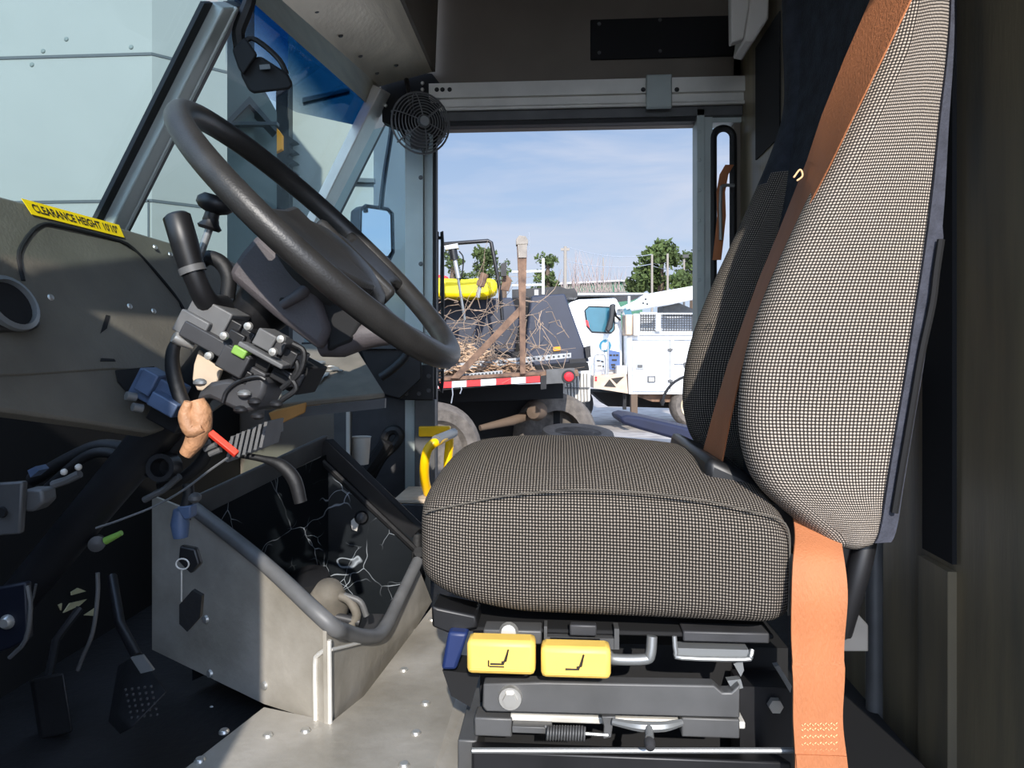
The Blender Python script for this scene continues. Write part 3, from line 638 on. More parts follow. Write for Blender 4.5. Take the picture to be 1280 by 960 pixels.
B().prism(pq, V((-.03, .02, -.02))).build('pad', 'blackr', pd, bevel=.004)
b = B()
for i in range(5):
    for j in range(6):
        b.ball(onY(157 + i * 8 + j * 1.5, 862 + j * 7 - i * 1, .99), .0022, 6)
b.build('studs', 'dgrey', pd)
B().tube([onY(172, 822, 1.07), onY(150, 780, 1.15), onY(140, 720, 1.2)], .008, 10).build('arm', 'bsteel', pd)
B().prism([onY(x, y, 1.0) for x, y in ((163, 822), (178, 819), (192, 838), (176, 842))], (0, .004, 0)).build('worn_edge', 'rod', pd)
pd2 = thing('accelerator_pedal', onY(60, 880, 1.1), 'black accelerator pedal at the far left of the footwell', 'pedal')
B().prism([onY(x, y, 1.1) for x, y in ((40, 850), (80, 840), (92, 915), (52, 925))], (-.02, .02, -.01)).build('pad', 'blackr', pd2, bevel=.004)
B().tube([onY(60, 850, 1.12), onY(70, 800, 1.18), onY(100, 760, 1.22)], .007, 8).build('arm', 'bsteel', pd2)
cw = thing('hanging_cable', onY(110, 750, 1.1), 'thin curved black cable hanging in front of the pale footwell patches', 'cable')
B().tube([onY(x, y, 1.0) for x, y in ((122, 716), (122, 745), (116, 790), (104, 820), (97, 838))], .003, 8, sm=4).build('cable', 'steel', cw)
B().tube([onY(x, y, 1.02) for x, y in ((45, 730), (42, 745), (36, 760))], .002, 6).build('cable_end', 'steel', cw)
fl = thing('firewall_plate', V((-1.0, 1.2, .3)), 'black firewall plate with small pale patches painted as daylight at the front of the footwell', 'firewall plate')
B().box((-1.02, .2, 0), (-1.0, YW - .01, .62)).build('plate', 'pitch', fl)
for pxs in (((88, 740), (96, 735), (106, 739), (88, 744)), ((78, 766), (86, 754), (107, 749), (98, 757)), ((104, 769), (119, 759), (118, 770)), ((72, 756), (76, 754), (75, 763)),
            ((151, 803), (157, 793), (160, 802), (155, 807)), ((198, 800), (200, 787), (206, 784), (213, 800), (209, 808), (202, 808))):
    B().prism([onX(x, y, -.998) for x, y in pxs], (.003, 0, 0)).build('daylight_patch', 'daylight_paint', fl)  # pale patches paint daylight gaps onto the solid firewall plate
# ------------------------------------------------------------------ ENGINE COVER (open doghouse)
eg = thing('engine_cover', V((-.45, 1.4, 0)), 'riveted bare aluminium engine cover, lid off, open well lined with black foil', 'engine cover')
GA, GB = onZ(410, 905, PZ), onZ(190, 812, PZ)
def onG(x, y): return onV(x, y, GA, GB)
GN = V(((GB - GA).y, -(GB - GA).x, 0)).normalized()
if GN.dot(CO - GA) < 0: GN = -GN
side = [(410, 905), (330, 880), (190, 812), (190, 620), (240, 640), (326, 706), (408, 782)]
B().prism([onG(*p) for p in side], -GN * .006).build('side_panel', 'plate', eg)
RA, RB = GA, onZ(540, 752, PZ)
def onR(x, y): return onV(x, y, RA, RB)
RN = V(((RB - RA).y, -(RB - RA).x, 0)).normalized(); RN = RN if RN.x > 0 else -RN
B().prism([onR(*p) for p in ((410, 905), (472, 865), (540, 752), (522, 706), (486, 786), (456, 797), (408, 782))], -RN * .006).build('rear_panel', 'plate', eg)
wb = B(); wb.tube([onG(396, 905) + GN * .002, onG(395, 830) + GN * .002, onG(399, 818) + GN * .002, onG(408, 812) + GN * .002], .0035, 8, sm=3); wb.tube([onR(411, 905) + RN * .002, onR(410, 800) + RN * .002], .0035, 8); wb.tube([onR(411, 812) + RN * .003, onR(440, 805) + RN * .003, onR(470, 798) + RN * .003], .003, 8)
wb.build('weld_bead', 'weld', eg)
for x, y in ((258, 774), (263, 842), (331, 857), (265, 887)): B().lathe([(.0001, .005), (.006, .004), (.0075, 0)], onG(x, y), GN, 12).build('rivet', 'bolt', eg)
for x, y in ((518, 790), (490, 840), (448, 880)): B().lathe([(.0001, .005), (.005, .004), (.006, 0)], onR(x, y), RN, 12).build('rivet', 'bolt', eg)
# gasket rim round the opening
pA = onG(240, 636); pD0 = onG(408, 780); pB = at(405, 556, 1.62); pC = at(522, 668, 1.66)
rim_near = [pA, onG(326, 704), pD0, onR(430, 792) + RN * .0, onR(456, 799), onR(478, 792), onR(500, 750), onR(522, 704)]
B().tube([p + V((0, 0, .004)) for p in rim_near], [.012, .012, .013, .013, .013, .013, .012, .012], 12, sm=4).build('rim_gasket', 'greyp', eg, smooth=60)
B().tube([p + V((.0, .012, .006)) for p in rim_near[:3]], .006, 10, sm=4).build('rim_seal', 'blackr', eg)
d = (pB - pA); B().ribbon([pA, pA + d * .5, pB], [V((.004, 0, .022))] * 3, [V((.01, .01, 0))] * 3).build('front_flange', 'steel', eg, bevel=.002)
B().ribbon([pB, pB + (pC - pB) * .5, pC], [V((.012, 0, .014))] * 3, [V((.012, .02, .0))] * 3).build('far_flange', 'bsteel', eg, bevel=.002)
B().tube([pB + V((.0, -.01, -.035)), pC + V((0, -.01, -.035))], .008, 8).build('far_seal', 'blackr', eg)
B().tube([pC, pC + V((0, -.02, -.1)), onR(524, 690)], .012, 10).build('corner_seal', 'blackr', eg)
# foil lined far and front walls of the well
nx, nz = 14, 10; rr = random.Random(3)
def wall_grid(tl, tr, zbot, name, amp):
    b = B(); vs = []; fs = []; dirn = V((tr.y - tl.y, -(tr.x - tl.x), 0)).normalized()
    for i in range(nx * 2 + 1):
        for j in range(nz * 2 + 1):
            t = i / (nx * 2); top = tl + (tr - tl) * t; z = top.z + (zbot - top.z) * j / (nz * 2)
            vs.append(V((top.x, top.y, z)) + dirn * (rr.random() - .5) * amp)
    w_ = nz * 2 + 1
    for i in range(nx * 2):
        for j in range(nz * 2): fs.append((i * w_ + j, (i + 1) * w_ + j, (i + 1) * w_ + j + 1, i * w_ + j + 1))
    b.add(vs, fs); return b.build(name, 'foil', eg, smooth=0)
wall_grid(pB + V((.01, .0, -.02)), pC + V((.03, .0, -.02)), .02, 'foil_lining', 0)
wall_grid(pA + V((-.01, .02, -.02)), pB + V((.01, 0, -.02)), .02, 'foil_lining', 0)
cl_ = B(); pc = onY(452, 647, 1.60); cl_.lathe([(.0001, .008), (.006, .008), (.012, .006), (.014, 0), (.016, -.004)], pc, (.3, -1, .2), 18); cl_.build('foil_clip', 'blackp', eg)
B().prism([onY(x, y, 1.6) for x, y in ((438, 652), (444, 646), (448, 656), (446, 664), (440, 662))], (0, .004, 0)).build('torn_foil_patch', 'cream', eg)
B().prism([onY(x, y, 1.63) for x, y in ((472, 716), (505, 712), (500, 740), (466, 742))], (0, .01, 0)).build('ribbed_plate', 'aluh', eg)
# engine top inside the well
en = thing('engine', V((-.42, 1.45, .02)), 'dusty engine top with pipes at the bottom of the open engine well', 'engine')
B().lathe([(.0001, .045), (.025, .04), (.04, .0), (.042, -.05), (.03, -.07)], onY(410, 752, 1.38), (.2, -.5, .8), 20).build('filler_dome', 'duste', en, smooth=60)
B().lathe([(.0001, .045), (.04, .035), (.052, -.01), (.05, -.05)], onY(388, 738, 1.46), (0, -.3, 1), 20).build('pulley', 'bsteel', en)
for pts, r_, m in ((((420, 744), (436, 750), (446, 768), (440, 780)), .009, 'duste'), (((430, 744), (450, 752), (458, 770)), .006, 'greyp'), (((400, 768), (425, 772), (450, 778)), .008, 'dgrey')):
    B().tube([onY(x, y, 1.36) for x, y in pts], r_, 10, sm=4).build('pipe', m, en)
B().box((-.56, 1.28, .02), (-.36, 1.5, .07)).build('block', 'dgrey', en, bevel=.01)
# far footwell, passenger side
cp = thing('paper_cup', onY(452, 575, 2.0), 'white paper cup standing in the dark passenger footwell', 'cup')
B().lathe([(.022, 0), (.028, .075), (.03, .077), (.026, .075), (.02, .003), (.0001, .003)], onY(451, 580, 2.0), (0, 0, 1), 20).build('cup_wall', 'cream', cp)
hk = thing('hanging_strap', onY(480, 570, 2.1), 'looped black strap hanging on the passenger side kick panel', 'strap')
B().tube([onY(x, y, 2.12) for x, y in ((462, 600), (478, 572), (494, 556), (500, 544), (494, 537), (484, 541), (478, 556), (466, 572))], .014, 8, sm=5).build('loop', 'blackr', hk)
B().tube([onY(x, y, 2.1) for x, y in ((455, 594), (470, 574), (484, 552))], .02, 8, sm=3).build('tail', 'blackr', hk)
vp = thing('kick_post', onY(428, 540, 1.95), 'grey upright metal channel beyond the engine cover', 'post')
B().box((onY(417, 500, 1.95).x, 1.95, 0), (onY(436, 500, 1.95).x, 1.985, onY(430, 512, 1.95).z)).build('channel', 'steel', vp, bevel=.003)
B().box((onY(434, 500, 1.95).x, 1.94, 0), (onY(438, 500, 1.95).x, 1.95, onY(430, 514, 1.95).z)).build('bright_edge', 'aluh', vp)
pk = thing('step_box', V((-.40, 1.9, 0)), 'low box with a pale pink top on the floor by the passenger door', 'box')
q0_, q1_ = onY(494, 622, 1.95), onY(545, 634, 1.95)
B().box((q0_.x, 1.93, 0), (q1_.x, 2.12, q0_.z - .012)).build('body', 'dgrey', pk, bevel=.004); B().box((q0_.x, 1.93, q0_.z - .012), (q1_.x, 2.12, q0_.z)).build('top', 'paper', pk, bevel=.003)
# yellow grab handle at the passenger doorway
gh = thing('grab_rail', onY(550, 570, 2.05), 'bent safety yellow grab handle at the passenger doorway', 'grab handle')
B().tube([onY(x, y, Y) for x, y, Y in ((535, 616, 1.98), (531, 600, 1.95), (531, 578, 1.93), (536, 560, 1.93), (548, 551, 1.95), (564, 543, 2.1))], .013, 14, sm=5).build('bar', 'ypaint', gh, smooth=70)
B().tube([onY(x, y, Y) for x, y, Y in ((560, 600, 2.12), (560, 575, 2.12), (562, 552, 2.12), (560, 540, 2.12))], .013, 12, sm=3).build('rear_bar', 'ypaint', gh, smooth=70)
B().prism([onY(x, y, 2.13) for x, y in ((523, 533), (562, 533), (562, 546), (523, 546))], (0, .03, 0)).build('mount_plate', 'ypaint', gh, bevel=.004)
B().tube([onY(545, 550, 1.93), onY(567, 541, 2.1)], .0135, 10).build('worn_top', 'rod', gh)
# ------------------------------------------------------------------ FAN in the far corner
fn = thing('cab_fan', onY(520, 110, 2.1), 'small black wire caged fan mounted in the upper corner over the door post', 'fan')
fc = onY(526, 154, 2.0); fax = V((.55, -1, -.1)).normalized(); fu_ = fax.cross(V((0, 0, 1))).normalized(); fv = fu_.cross(fax)
for k in range(9):
    r_ = .018 + .066 * k / 8; hgt = .028 * (1 - (k / 8) ** 2.2)
    B().tube([fc + fax * hgt + fu_ * r_ * cos(a * PI / 18) + fv * r_ * sin(a * PI / 18) for a in range(36)], .0016 if k < 8 else .003, 5, closed=True).build('cage_ring', 'greyp', fn)
for k in range(6):
    a = k * PI / 3 + .3; d = fu_ * cos(a) + fv * sin(a)
    B().tube([fc + fax * .03 + d * .012, fc + fax * .022 + d * .05, fc + d * .084, fc - fax * .03 + d * .075, fc - fax * .04 + d * .03], .0018, 5, sm=3).build('cage_spoke', 'greyp', fn)
B().lathe([(.0001, .036), (.013, .036), (.015, .03), (.015, .022)], fc, fax, 18).build('hub_badge', 'rod', fn)
for k in range(4):
    a = k * PI / 2; d = fu_ * cos(a) + fv * sin(a); t = fax.cross(d)
    B().ribbon([fc + d * .014 - fax * .005, fc + d * .045 - fax * .005, fc + d * .07 - fax * .005], [t * .016 + fax * .008, t * .026 + fax * .012, t * .022 + fax * .01], [fax * .002] * 3).build('blade', 'blackp', fn)
B().lathe([(.02, -.06), (.03, -.05), (.03, -.015), (.02, -.01)], fc, fax, 18).build('motor', 'blackp', fn)
B().tube([fc - fax * .04, onY(512, 120, 2.12), onY(508, 100, 2.16)], .008, 8).build('mount_arm', 'blackp', fn)
# camera monitor hung on the windshield header
mo = thing('camera_monitor', at(330, 85, 1.35), 'black camera monitor hanging on a bracket at the top of the windshield', 'monitor')
mo_f = V((.55, -.7, -.25)).normalized(); mu = mo_f.cross(V((0, 0, 1))).normalized(); mv = mu.cross(mo_f)
B().prism([at(x, y, 1.30) for x, y in ((300, 92), (311, 74), (326, 70), (360, 92), (367, 106), (361, 112), (318, 117), (311, 114))], ray(330, 95) * .05).build('case', 'pitch', mo, bevel=.005)
B().prism([at(x, y, 1.29) for x, y in ((290, 62), (306, 46), (322, 68), (304, 94), (298, 86))], ray(330, 95) * .05).build('sun_hood', 'pitch', mo, bevel=.004)
B().prism([at(x, y, 1.29) for x, y in ((324, 81), (337, 80), (338, 86), (325, 87))], ray(330, 95) * .006).build('button_strip', 'greyp', mo)
B().tube([at(x, y, 1.32) for x, y in ((306, 52), (316, 48), (334, 60), (350, 76), (358, 92))], .005, 8, sm=3).build('bracket', 'bsteel', mo)
B().tube([at(x, y, 1.32) for x, y in ((300, 60), (298, 40), (306, 18), (312, 0), (314, -30))], .012, 8, sm=3).build('cable', 'blackr', mo)
# black access plate above the doorway
ap = thing('access_plate', onY(825, 45, YW), 'long black cover plate screwed to the panel above the passenger doorway', 'cover plate')
b = ybox(738, 24, 918, 70, YW - .008, .008); b.build('plate', 'pitch', ap, bevel=.004)
for x, y in ((749, 30), (749, 66), (825, 25), (825, 64)): B().lathe([(.0001, .003), (.005, .003), (.006, 0)], onY(x, y, YW - .008), (0, -1, 0), 8).build('screw', 'steel', ap)
# rail catch
rc = thing('rail_catch', onY(824, 114, YW - .06), 'grey metal catch clipped over the door track', 'catch')
b = ybox(808, 93, 840, 134, YW - .072, .015); b.build('plate', 'alup', rc, bevel=.003)
# cream housing at the top of the bulkhead
ch = thing('lamp_housing', onY(935, 30, 1.85), 'cream plastic housing fixed high on the bulkhead behind the seat', 'housing')
B().prism([onY(x, y, 1.85) for x, y in ((913, -30), (937, -30), (937, 8), (930, 48), (914, 53))], (0, .03, 0)).build('front', 'cream', ch, bevel=.004)
B().prism([onY(x, y, 1.852) for x, y in ((937, -30), (962, -30), (961, 22), (942, 52), (930, 50), (937, 8))], (0, .12, 0)).build('body', 'cream', ch, bevel=.005)
# second belt at the slot window
b2 = thing('hanging_belt', onY(902, 260, YW - .06), 'dark orange belt hanging on a bent steel hook in the rear slot window', 'belt')
cpts = [onY(x, y, YW - .06) for x, y in ((912, 206), (905, 218), (901, 240), (902, 270), (899, 300), (896, 325))]
B().ribbon(cpts, [V((.011, 0, 0))] * 6, [V((.004, .003, 0))] * 6).build('webbing', 'belt', b2, smooth=50)
B().tube([onY(x, y, YW - .07) for x, y in ((918, 232), (906, 232), (901, 240), (901, 300))], .005, 8, sm=3).build('hook', 'rod', b2)
# upright pipe against the bulkhead
pp = thing('bulkhead_pipe', V((.5, 1.15, 0)), 'grey vertical pipe standing against the bulkhead behind the seat', 'pipe')
p0 = onX(1093, 800, .50); b = B(); b.cyl((.50, p0.y, 0.0), (.50, p0.y, .62), .0125); b.build('tube', 'steel', pp)
B().cyl((.515, p0.y + .06, 0), (.515, p0.y + .06, .62), .004).build('thin_rod', 'aluh', pp)
# ------------------------------------------------------------------ DRIVER SEAT
SN, SF = .85, 1.33                       # near and far side planes of the seat
seat = thing('driver_seat', (.1, 1.09, .05), 'grey tweed high-back driver seat on a black steel base, orange belt beside it', 'seat')
def SP(x, y): return onY(x, y, SN)
# cushion: rounded box, crowned on top
def rbox_cushion():
    xa, xb = SP(520, 700).x, SP(994, 700).x
    zt = SP(700, 616).z; zb_ = SP(700, 783).z
    n = 64; rings = []; m = 110
    for i in range(n + 1):
        t = i / n; x = xa + (xb - xa) * (.5 - .5 * cos(pi * t))
        # end rounding
        e = min(1, max(0, (x - xa) / .085)); e2 = min(1, max(0, (xb - x) / .045))
        k = (1 - (1 - e) ** 3.4) ** (1 / 3.4); k2 = (1 - (1 - e2) ** 2.6) ** (1 / 2.6)
        kk = min(k, k2); lf = k <= k2
        s_ = (x - xa) / (xb - xa)
        top = zt + .004 - .075 * max(0, s_ - .45) ** 1.8 - .014 * (max(0, .35 - s_) / .35) ** 2
        bot = zb_ + .034 * (max(0, .34 - s_) / .34) ** 2 - .008 * s_ + .004
        h = (top - bot) / 2; c = (top + bot) / 2
        wd = (SF - SN) / 2; hw = wd * ((.78 + .22 * kk) if lf else (.9 + .1 * kk)); hh = h * (.62 + .38 * kk)
        if kk < .02: hw, hh = hw * .9, hh * .9
        dense = []
        for j in range(720):
            a = 2 * pi * j / 720; ca, sa = cos(a), sin(a); ex = 2 / 7.0
            yy = math.copysign(abs(ca) ** ex, ca) * hw; zz_ = math.copysign(abs(sa) ** ex, sa) * hh; zr = zz_ / hh
            q = max(0, 1 - (yy / wd) ** 2)
            if zz_ > 0: zz_ += .030 * q * zr * kk
            yy *= 1 + .022 * (1 - zr * zr) * kk
            dense.append(V((x, 1.09 - yy, c + zz_)))
        # start the loop on the hidden underside, evenly spaced round the section
        st_ = 540; dense = dense[st_:] + dense[:st_]; ln = [0]
        for j in range(720): ln.append(ln[-1] + (dense[(j + 1) % 720] - dense[j]).length)
        ring = []; j = 0
        for k_ in range(m):
            t = ln[-1] * k_ / m
            while ln[j + 1] < t: j += 1
            f_ = (t - ln[j]) / max(1e-9, ln[j + 1] - ln[j]); ring.append(dense[j].lerp(dense[(j + 1) % 720], f_))
        rings.append(ring)
    return B().loft(rings)
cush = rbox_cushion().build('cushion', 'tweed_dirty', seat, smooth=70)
# seam piping along the top near edge
sp_ = [SP(x, y) + V((0, .002, 0)) for x, y in ((531, 640), (580, 630), (640, 619), (720, 613), (800, 616), (880, 626), (940, 640), (982, 655), (988, 700), (986, 770))]
B().tube(sp_, .0012, 6, sm=5).build('seam_piping', 'piping', cush)
# backrest profiles: (row on the near plane, front px, rear px, core px)
ROWS = [(-300, 1132, 1180, 1160), (-250, 1126, 1190, 1158), (-120, 1129, 1196, 1154), (0, 1131, 1194, 1150), (80, 1108, 1191, 1138), (180, 1062, 1179, 1118), (260, 1022, 1170, 1098), (330, 987, 1160, 1084), (400, 957, 1148, 1070),
        (460, 940, 1138, 1058), (520, 934, 1127, 1048), (570, 942, 1118, 1042), (605, 961, 1112, 1040), (640, 1003, 1106, 1044), (660, 1032, 1098, 1050), (671, 1048, 1080, 1056)]
ROWS.reverse()
def prof(k, n=56):
    """smooth interpolation of the rows: z, x front, x rear, x core"""
    pts = [V((SP(0, r[0]).z, SP(r[1], r[0]).x, SP(r[2], r[0]).x)) for r in ROWS]
    cr_ = [V((SP(0, r[0]).z, SP(r[3], r[0]).x, 0)) for r in ROWS]
    a, _ = smooth_path(pts, 1, 6); c, _ = smooth_path(cr_, 1, 6)
    return [(p.x, p.y, p.z, q.y) for p, q in zip(a, c)]
PR = prof(0)
def bolster(y0, y1, zmax=9):
    """y0 outer face, y1 inner face"""
    rings = []; s_ = 1 if y1 > y0 else -1
    for i, (z, xf, xr, xc) in enumerate(PR):
        if z > zmax: break
        w_ = abs(y1 - y0); d = max(xr - xf, .004); e = min(1, i / 5); w2 = w_ * (.45 + .55 * e ** .5); off = (w_ - w2) * .3
        ring = []; n = 44
        rf = min(.45 * w2, .42 * d)
        # outline: outer rear -> outer front -> rounded nose -> inner face slanting to the core
        pts = [(xr, .006), (xr - .002, 0)]
        for k in range(1, 14): pts.append((xr - (d - rf) * k / 14, -.006 * sin(pi * k / 14)))
        for k in range(0, 13):
            an = pi * k / 12; pts.append((xf + rf - rf * sin(an), w2 / 2 - w2 / 2 * cos(an)))
        xe = max(min(xc + .03, xr - .004), xf + rf + .002)
        for k in range(1, 9): pts.append((xf + rf + (xe - xf - rf) * k / 8, w2 + .02 * k / 8))
        pts.append((xr, w2 + .02))
        for k in range(1, 6): pts.append((xr, (w2 + .02) * (1 - k / 6)))
        rings.append([V((x, y0 + s_ * (yy + off), z)) for x, yy in pts])
    return B().loft(rings)
bk = None
# centre core
rings = []
for i, (z, xf, xr, xc) in enumerate(PR):
    rr_ = []
    for k in range(21):
        y = .90 + .38 * k / 20; q = (2 * k / 20 - 1) ** 2
        rr_.append(V((min(xc + .012 - .02 * q, xr - .012), y, z)))
    for k in range(11): rr_.append(V((xr, 1.28 - .38 * k / 10, z)))
    rings.append(rr_)
core = B().loft(rings).build('backrest', 'plush', seat, smooth=60)
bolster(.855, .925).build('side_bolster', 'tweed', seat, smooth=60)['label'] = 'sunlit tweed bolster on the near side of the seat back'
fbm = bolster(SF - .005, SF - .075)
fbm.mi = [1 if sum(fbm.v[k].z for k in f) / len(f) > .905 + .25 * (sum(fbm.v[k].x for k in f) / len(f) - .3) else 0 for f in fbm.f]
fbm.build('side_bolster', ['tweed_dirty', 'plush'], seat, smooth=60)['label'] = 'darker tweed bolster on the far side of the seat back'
# slate shell behind the bolsters (rear cover), flaring at the bottom half
rings = []
for i, (z, xf, xr, xc) in enumerate(PR):
    if i < 6: continue
    zpx = HZ - (z - CZ) * F / SN
    fl = .016 if zpx > 300 else .012 * max(0, min(1, (zpx - 20) / 280)) + .002
    rings.append([V((xr - .004, SN - .001, z)), V((xr + fl, SN + .004, z)), V((xr + fl, SF - .01, z)), V((xr - .004, SF - .01, z))])
B().loft(rings).build('rear_cover', 'slate', seat, smooth=30)
# flap fold line
B().tube([SP(x, y) + V((0, -.004, 0)) for x, y in ((1174, 300), (1168, 340), (1163, 380), (1150, 440), (1138, 510), (1126, 580), (1116, 640))], .004, 6, sm=4).build('cover_piping', 'pitch', seat)
# black recline tube + bracket
B().tube([onY(1086, 640, .90), onY(1078, 690, .89), onY(1066, 735, .89), onY(1050, 790, .9)], .014, 12, sm=4).build('recline_arm', 'blackp', seat)
B().prism([onY(x, y, .90) for x, y in ((1052, 765), (1068, 762), (1086, 782), (1086, 815), (1052, 815))], (0, .01, 0)).build('side_bracket', 'steel', seat, bevel=.002)
# hip hinge cover between cushion and back
B().prism([onY(x, y, .93) for x, y in ((885, 570), (930, 590), (1000, 640), (1040, 672), (1000, 700), (900, 640), (880, 600))], (0, .30, 0)).build('hinge_cover', 'blackp', seat, bevel=.01)
# --- base, from under the cushion down
base = ybox(600, 800, 985, 1010, 1.0, .28).build('base_box', 'pitch', seat)
ybox(585, 784, 968, 800, .885, .42).build('cushion_pan', 'pitch', seat, bevel=.003)
B().prism([onY(x, y, .875) for x, y in ((539, 757), (548, 760), (595, 770), (597, 786), (560, 792), (540, 784))], (0, .05, 0)).build('front_mount', 'blackp', seat, bevel=.003)
for x0, x1 in ((604, 677),): 
    b = ybox(x0, 787, x1, 806, .875, .03); b.build('mount_bracket', 'steel', seat, bevel=.002)
B().lathe([(.0001, .006), (.009, .006), (.012, 0)], onY(636, 790, .875), (0, -1, .2), 14).build('mount_bolt', 'bolt', seat)
b = ybox(680, 796, 774, 812, .878, .03); ybox(680, 783, 684, 806, .876, .02, b); ybox(768, 786, 774, 812, .876, .02, b)
b.build('tray_bracket', 'steel', seat)
b = ybox(712, 781, 746, 796, .872, .012); b.build('clip', 'dgrey', seat, bevel=.002)
B().tube([onY(760, 818, .88), onY(768, 824, .872), onY(806, 824, .872), onY(813, 817, .872), onY(815, 795, .875)], .0065, 10, sm=5).build('bent_rod', 'rod', seat)
b = ybox(854, 789, 962, 805, .88, .03); b.build('cross_bar', 'dgrey', seat, bevel=.002)
b = B(); b.tube([onY(843, 795, .875), onY(845, 815, .872), onY(852, 822, .872), onY(930, 824, .872), onY(938, 820, .872), onY(940, 812, .875)], .003, 8, sm=3); ybox(846, 810, 936, 822, .874, .02, b)
b.build('slide_bracket', 'rod', seat)
B().prism([onY(x, y, .88) for x, y in ((917, 830), (928, 825), (930, 838), (926, 846))], (0, .01, 0)).build('link_tab', 'rod', seat)
B().prism([onY(x, y, .88) for x, y in ((909, 851), (926, 849), (929, 860), (916, 864))], (0, .01, 0)).build('link_tab', 'rod', seat)
# yellow seat adjusting paddles
def paddle(px0, py0, px1, py1, slider):
    Yp = .828
    c0, c1 = onY(px0, py0, Yp), onY(px1, py1, Yp); tilt = .004
    b = B(); b.box((c0.x, Yp, c1.z), (c1.x, Yp + .030, c0.z))
    p = b.build('adjust_paddle', 'yellow', seat, bevel=.006)
    p['label'] = 'yellow paddle with a seat slide symbol' if slider else 'yellow paddle with a backrest tilt symbol'
    r_ = B(); h = c0.z - c1.z; r_.box((c0.x + .004, Yp - .002, c1.z + h * .14), (c1.x - .004, Yp + .001, c1.z + h * .18)); r_.build('ridge', 'yellow', p, bevel=.001)
    cx, cz = (c0.x + c1.x) / 2, (c0.z + c1.z) / 2 + .002; i_ = B(); y = Yp - .0008
    i_.tube([(cx - .012, y, cz - .008), (cx + .003, y, cz - .008), (cx + .009, y, cz + .009)], .0011, 6); i_.tube([(cx + .001, y, cz - .006), (cx + .006, y, cz - .004), (cx + .0085, y, cz + .008)], .0012, 6)
    if slider:
        i_.tube([(cx - .014, y, cz - .011), (cx - .014, y, cz - .004)], .0009, 6); i_.tube([(cx - .013, y, cz - .011), (cx + .004, y, cz - .011)], .0008, 6)
    i_.build('seat_symbol', 'ink', p)
    a_ = B(); a_.box((cx - .03, Yp + .029, cz - .012), (cx + .03, Yp + .07, cz + .008)); a_.build('paddle_arm', 'bsteel', p)
paddle(583, 801, 669, 846, True); paddle(676, 809, 764, 851, False)
# blue lever to the left of the paddles
B().prism([onY(x, y, .86) for x, y in ((560, 790), (585, 792), (570, 838), (551, 838))], (0, .05, 0)).build('side_lever', 'bluep', seat, bevel=.004)
B().prism([onY(x, y, .88) for x, y in ((553, 838), (600, 843), (588, 884), (564, 870))], (0, .05, 0)).build('lever_shank', 'pitch', seat)
# steel rail with bolt
B().prism([onY(x, y, .868) for x, y in ((604, 855), (680, 853), (893, 857), (903, 866), (914, 866), (925, 856), (925, 898), (608, 890), (603, 884))], (0, .02, 0)).build('upper_rail', 'steel', seat, bevel=.002)
b = B(); b.lathe([(.0001, .006), (.0135, .006), (.0145, 0)], onY(638, 871, .868), (0, -1, 0), 22); b.lathe([(.0001, .011), (.0085, .011), (.009, .005)], onY(638, 871, .868), (0, -1, 0), 6)
b.build('rail_bolt', 'bolt', seat)
ybox(593, 897, 640, 922, .885, .03).build('track', 'steel', seat, bevel=.002)
ybox(638, 893, 932, 912, .89, .03).build('track', 'aluh', seat, bevel=.002)
ybox(640, 908, 690, 918, .875, .02).build('spring_seat', 'steel', seat, bevel=.001)
# spring
s0, s1 = onY(682, 916, .868), onY(731, 917, .868); pts = []
for i in range(14 * 10 + 1):
    t = i / 140; a = 2 * pi * 14 * t; pts.append(s0 + (s1 - s0) * t + V((0, .0075 * sin(a), .0075 * cos(a))))
B().tube(pts, .0014, 6).build('spring', 'steel', seat)
B().tube([s1, onY(760, 919, .868)], .002, 6).build('spring_wire', 'rod', seat)
B().prism([onY(x, y, .868) for x, y in ((752, 896), (770, 896), (766, 908), (764, 922), (754, 924), (755, 908))], (0, .008, 0)).build('release_link', 'steel', seat, bevel=.001)
B().tube([onY(766, 902, .862), onY(800, 908, .852), onY(830, 908, .852), onY(852, 903, .862)], [.004, .006, .006, .004], 8, sm=4).build('release_bar', 'rod', seat)
k_ = B(); k_.tube([onY(811, 908, .85), onY(812, 922, .835)], [.0045, .005], 10); k_.build('release_pin', 'rod', seat)
B().lathe([(.0001, .008), (.005, .007), (.0065, .002), (.0065, -.002), (.004, -.006)], onY(812, 929, .83), (0, -1, -.3), 12).build('pin_knob', 'dgrey', seat)
ybox(852, 897, 925, 924, .878, .03).build('track_end', 'steel', seat, bevel=.002)
b = B(); b.prism([V((x, y, z)) for x, y, z in [(*onY(590, 938, .86).xy, onY(590, 938, .86).z), (*onY(590, 926, .905).xy, onY(590, 926, .905).z), (*onY(590, 990, .905).xy, onY(590, 990, .905).z), (*onY(590, 990, .86).xy, onY(590, 990, .86).z)]], (onY(990, 938, .86).x - onY(590, 938, .86).x, 0, 0))
b.build('lower_channel', 'bsteel', seat, bevel=.003)
B().tube([onY(590, 938, .859), onY(992, 938, .859)], .0034, 8).build('edge_shine', 'rod', seat)  # added pale tube, paints the shine along the channel's top edge
ybox(572, 925, 596, 985, .9, .2).build('base_flange', 'steel', seat, bevel=.002)
# rear links in shade
B().prism([onY(x, y, .92) for x, y in ((968, 833), (974, 832), (990, 858), (988, 866))], (0, .01, 0)).build('rear_link', 'rod', seat)
ybox(925, 858, 990, 990, .93, .05).build('shadow_plate', 'bsteel', seat)  # black plate stands in for the dark shadows behind the rear link
B().lathe([(.0001, .008), (.009, .008), (.0095, 0)], onY(968, 880, .925), (0, -1, 0), 6).build('rear_bolt', 'bolt', seat)
# ------------------------------------------------------------------ SEAT BELT
belt = thing('seat_belt', (.36, .84, .0), 'orange webbing seat belt over the seat back and down its right side', 'seat belt')
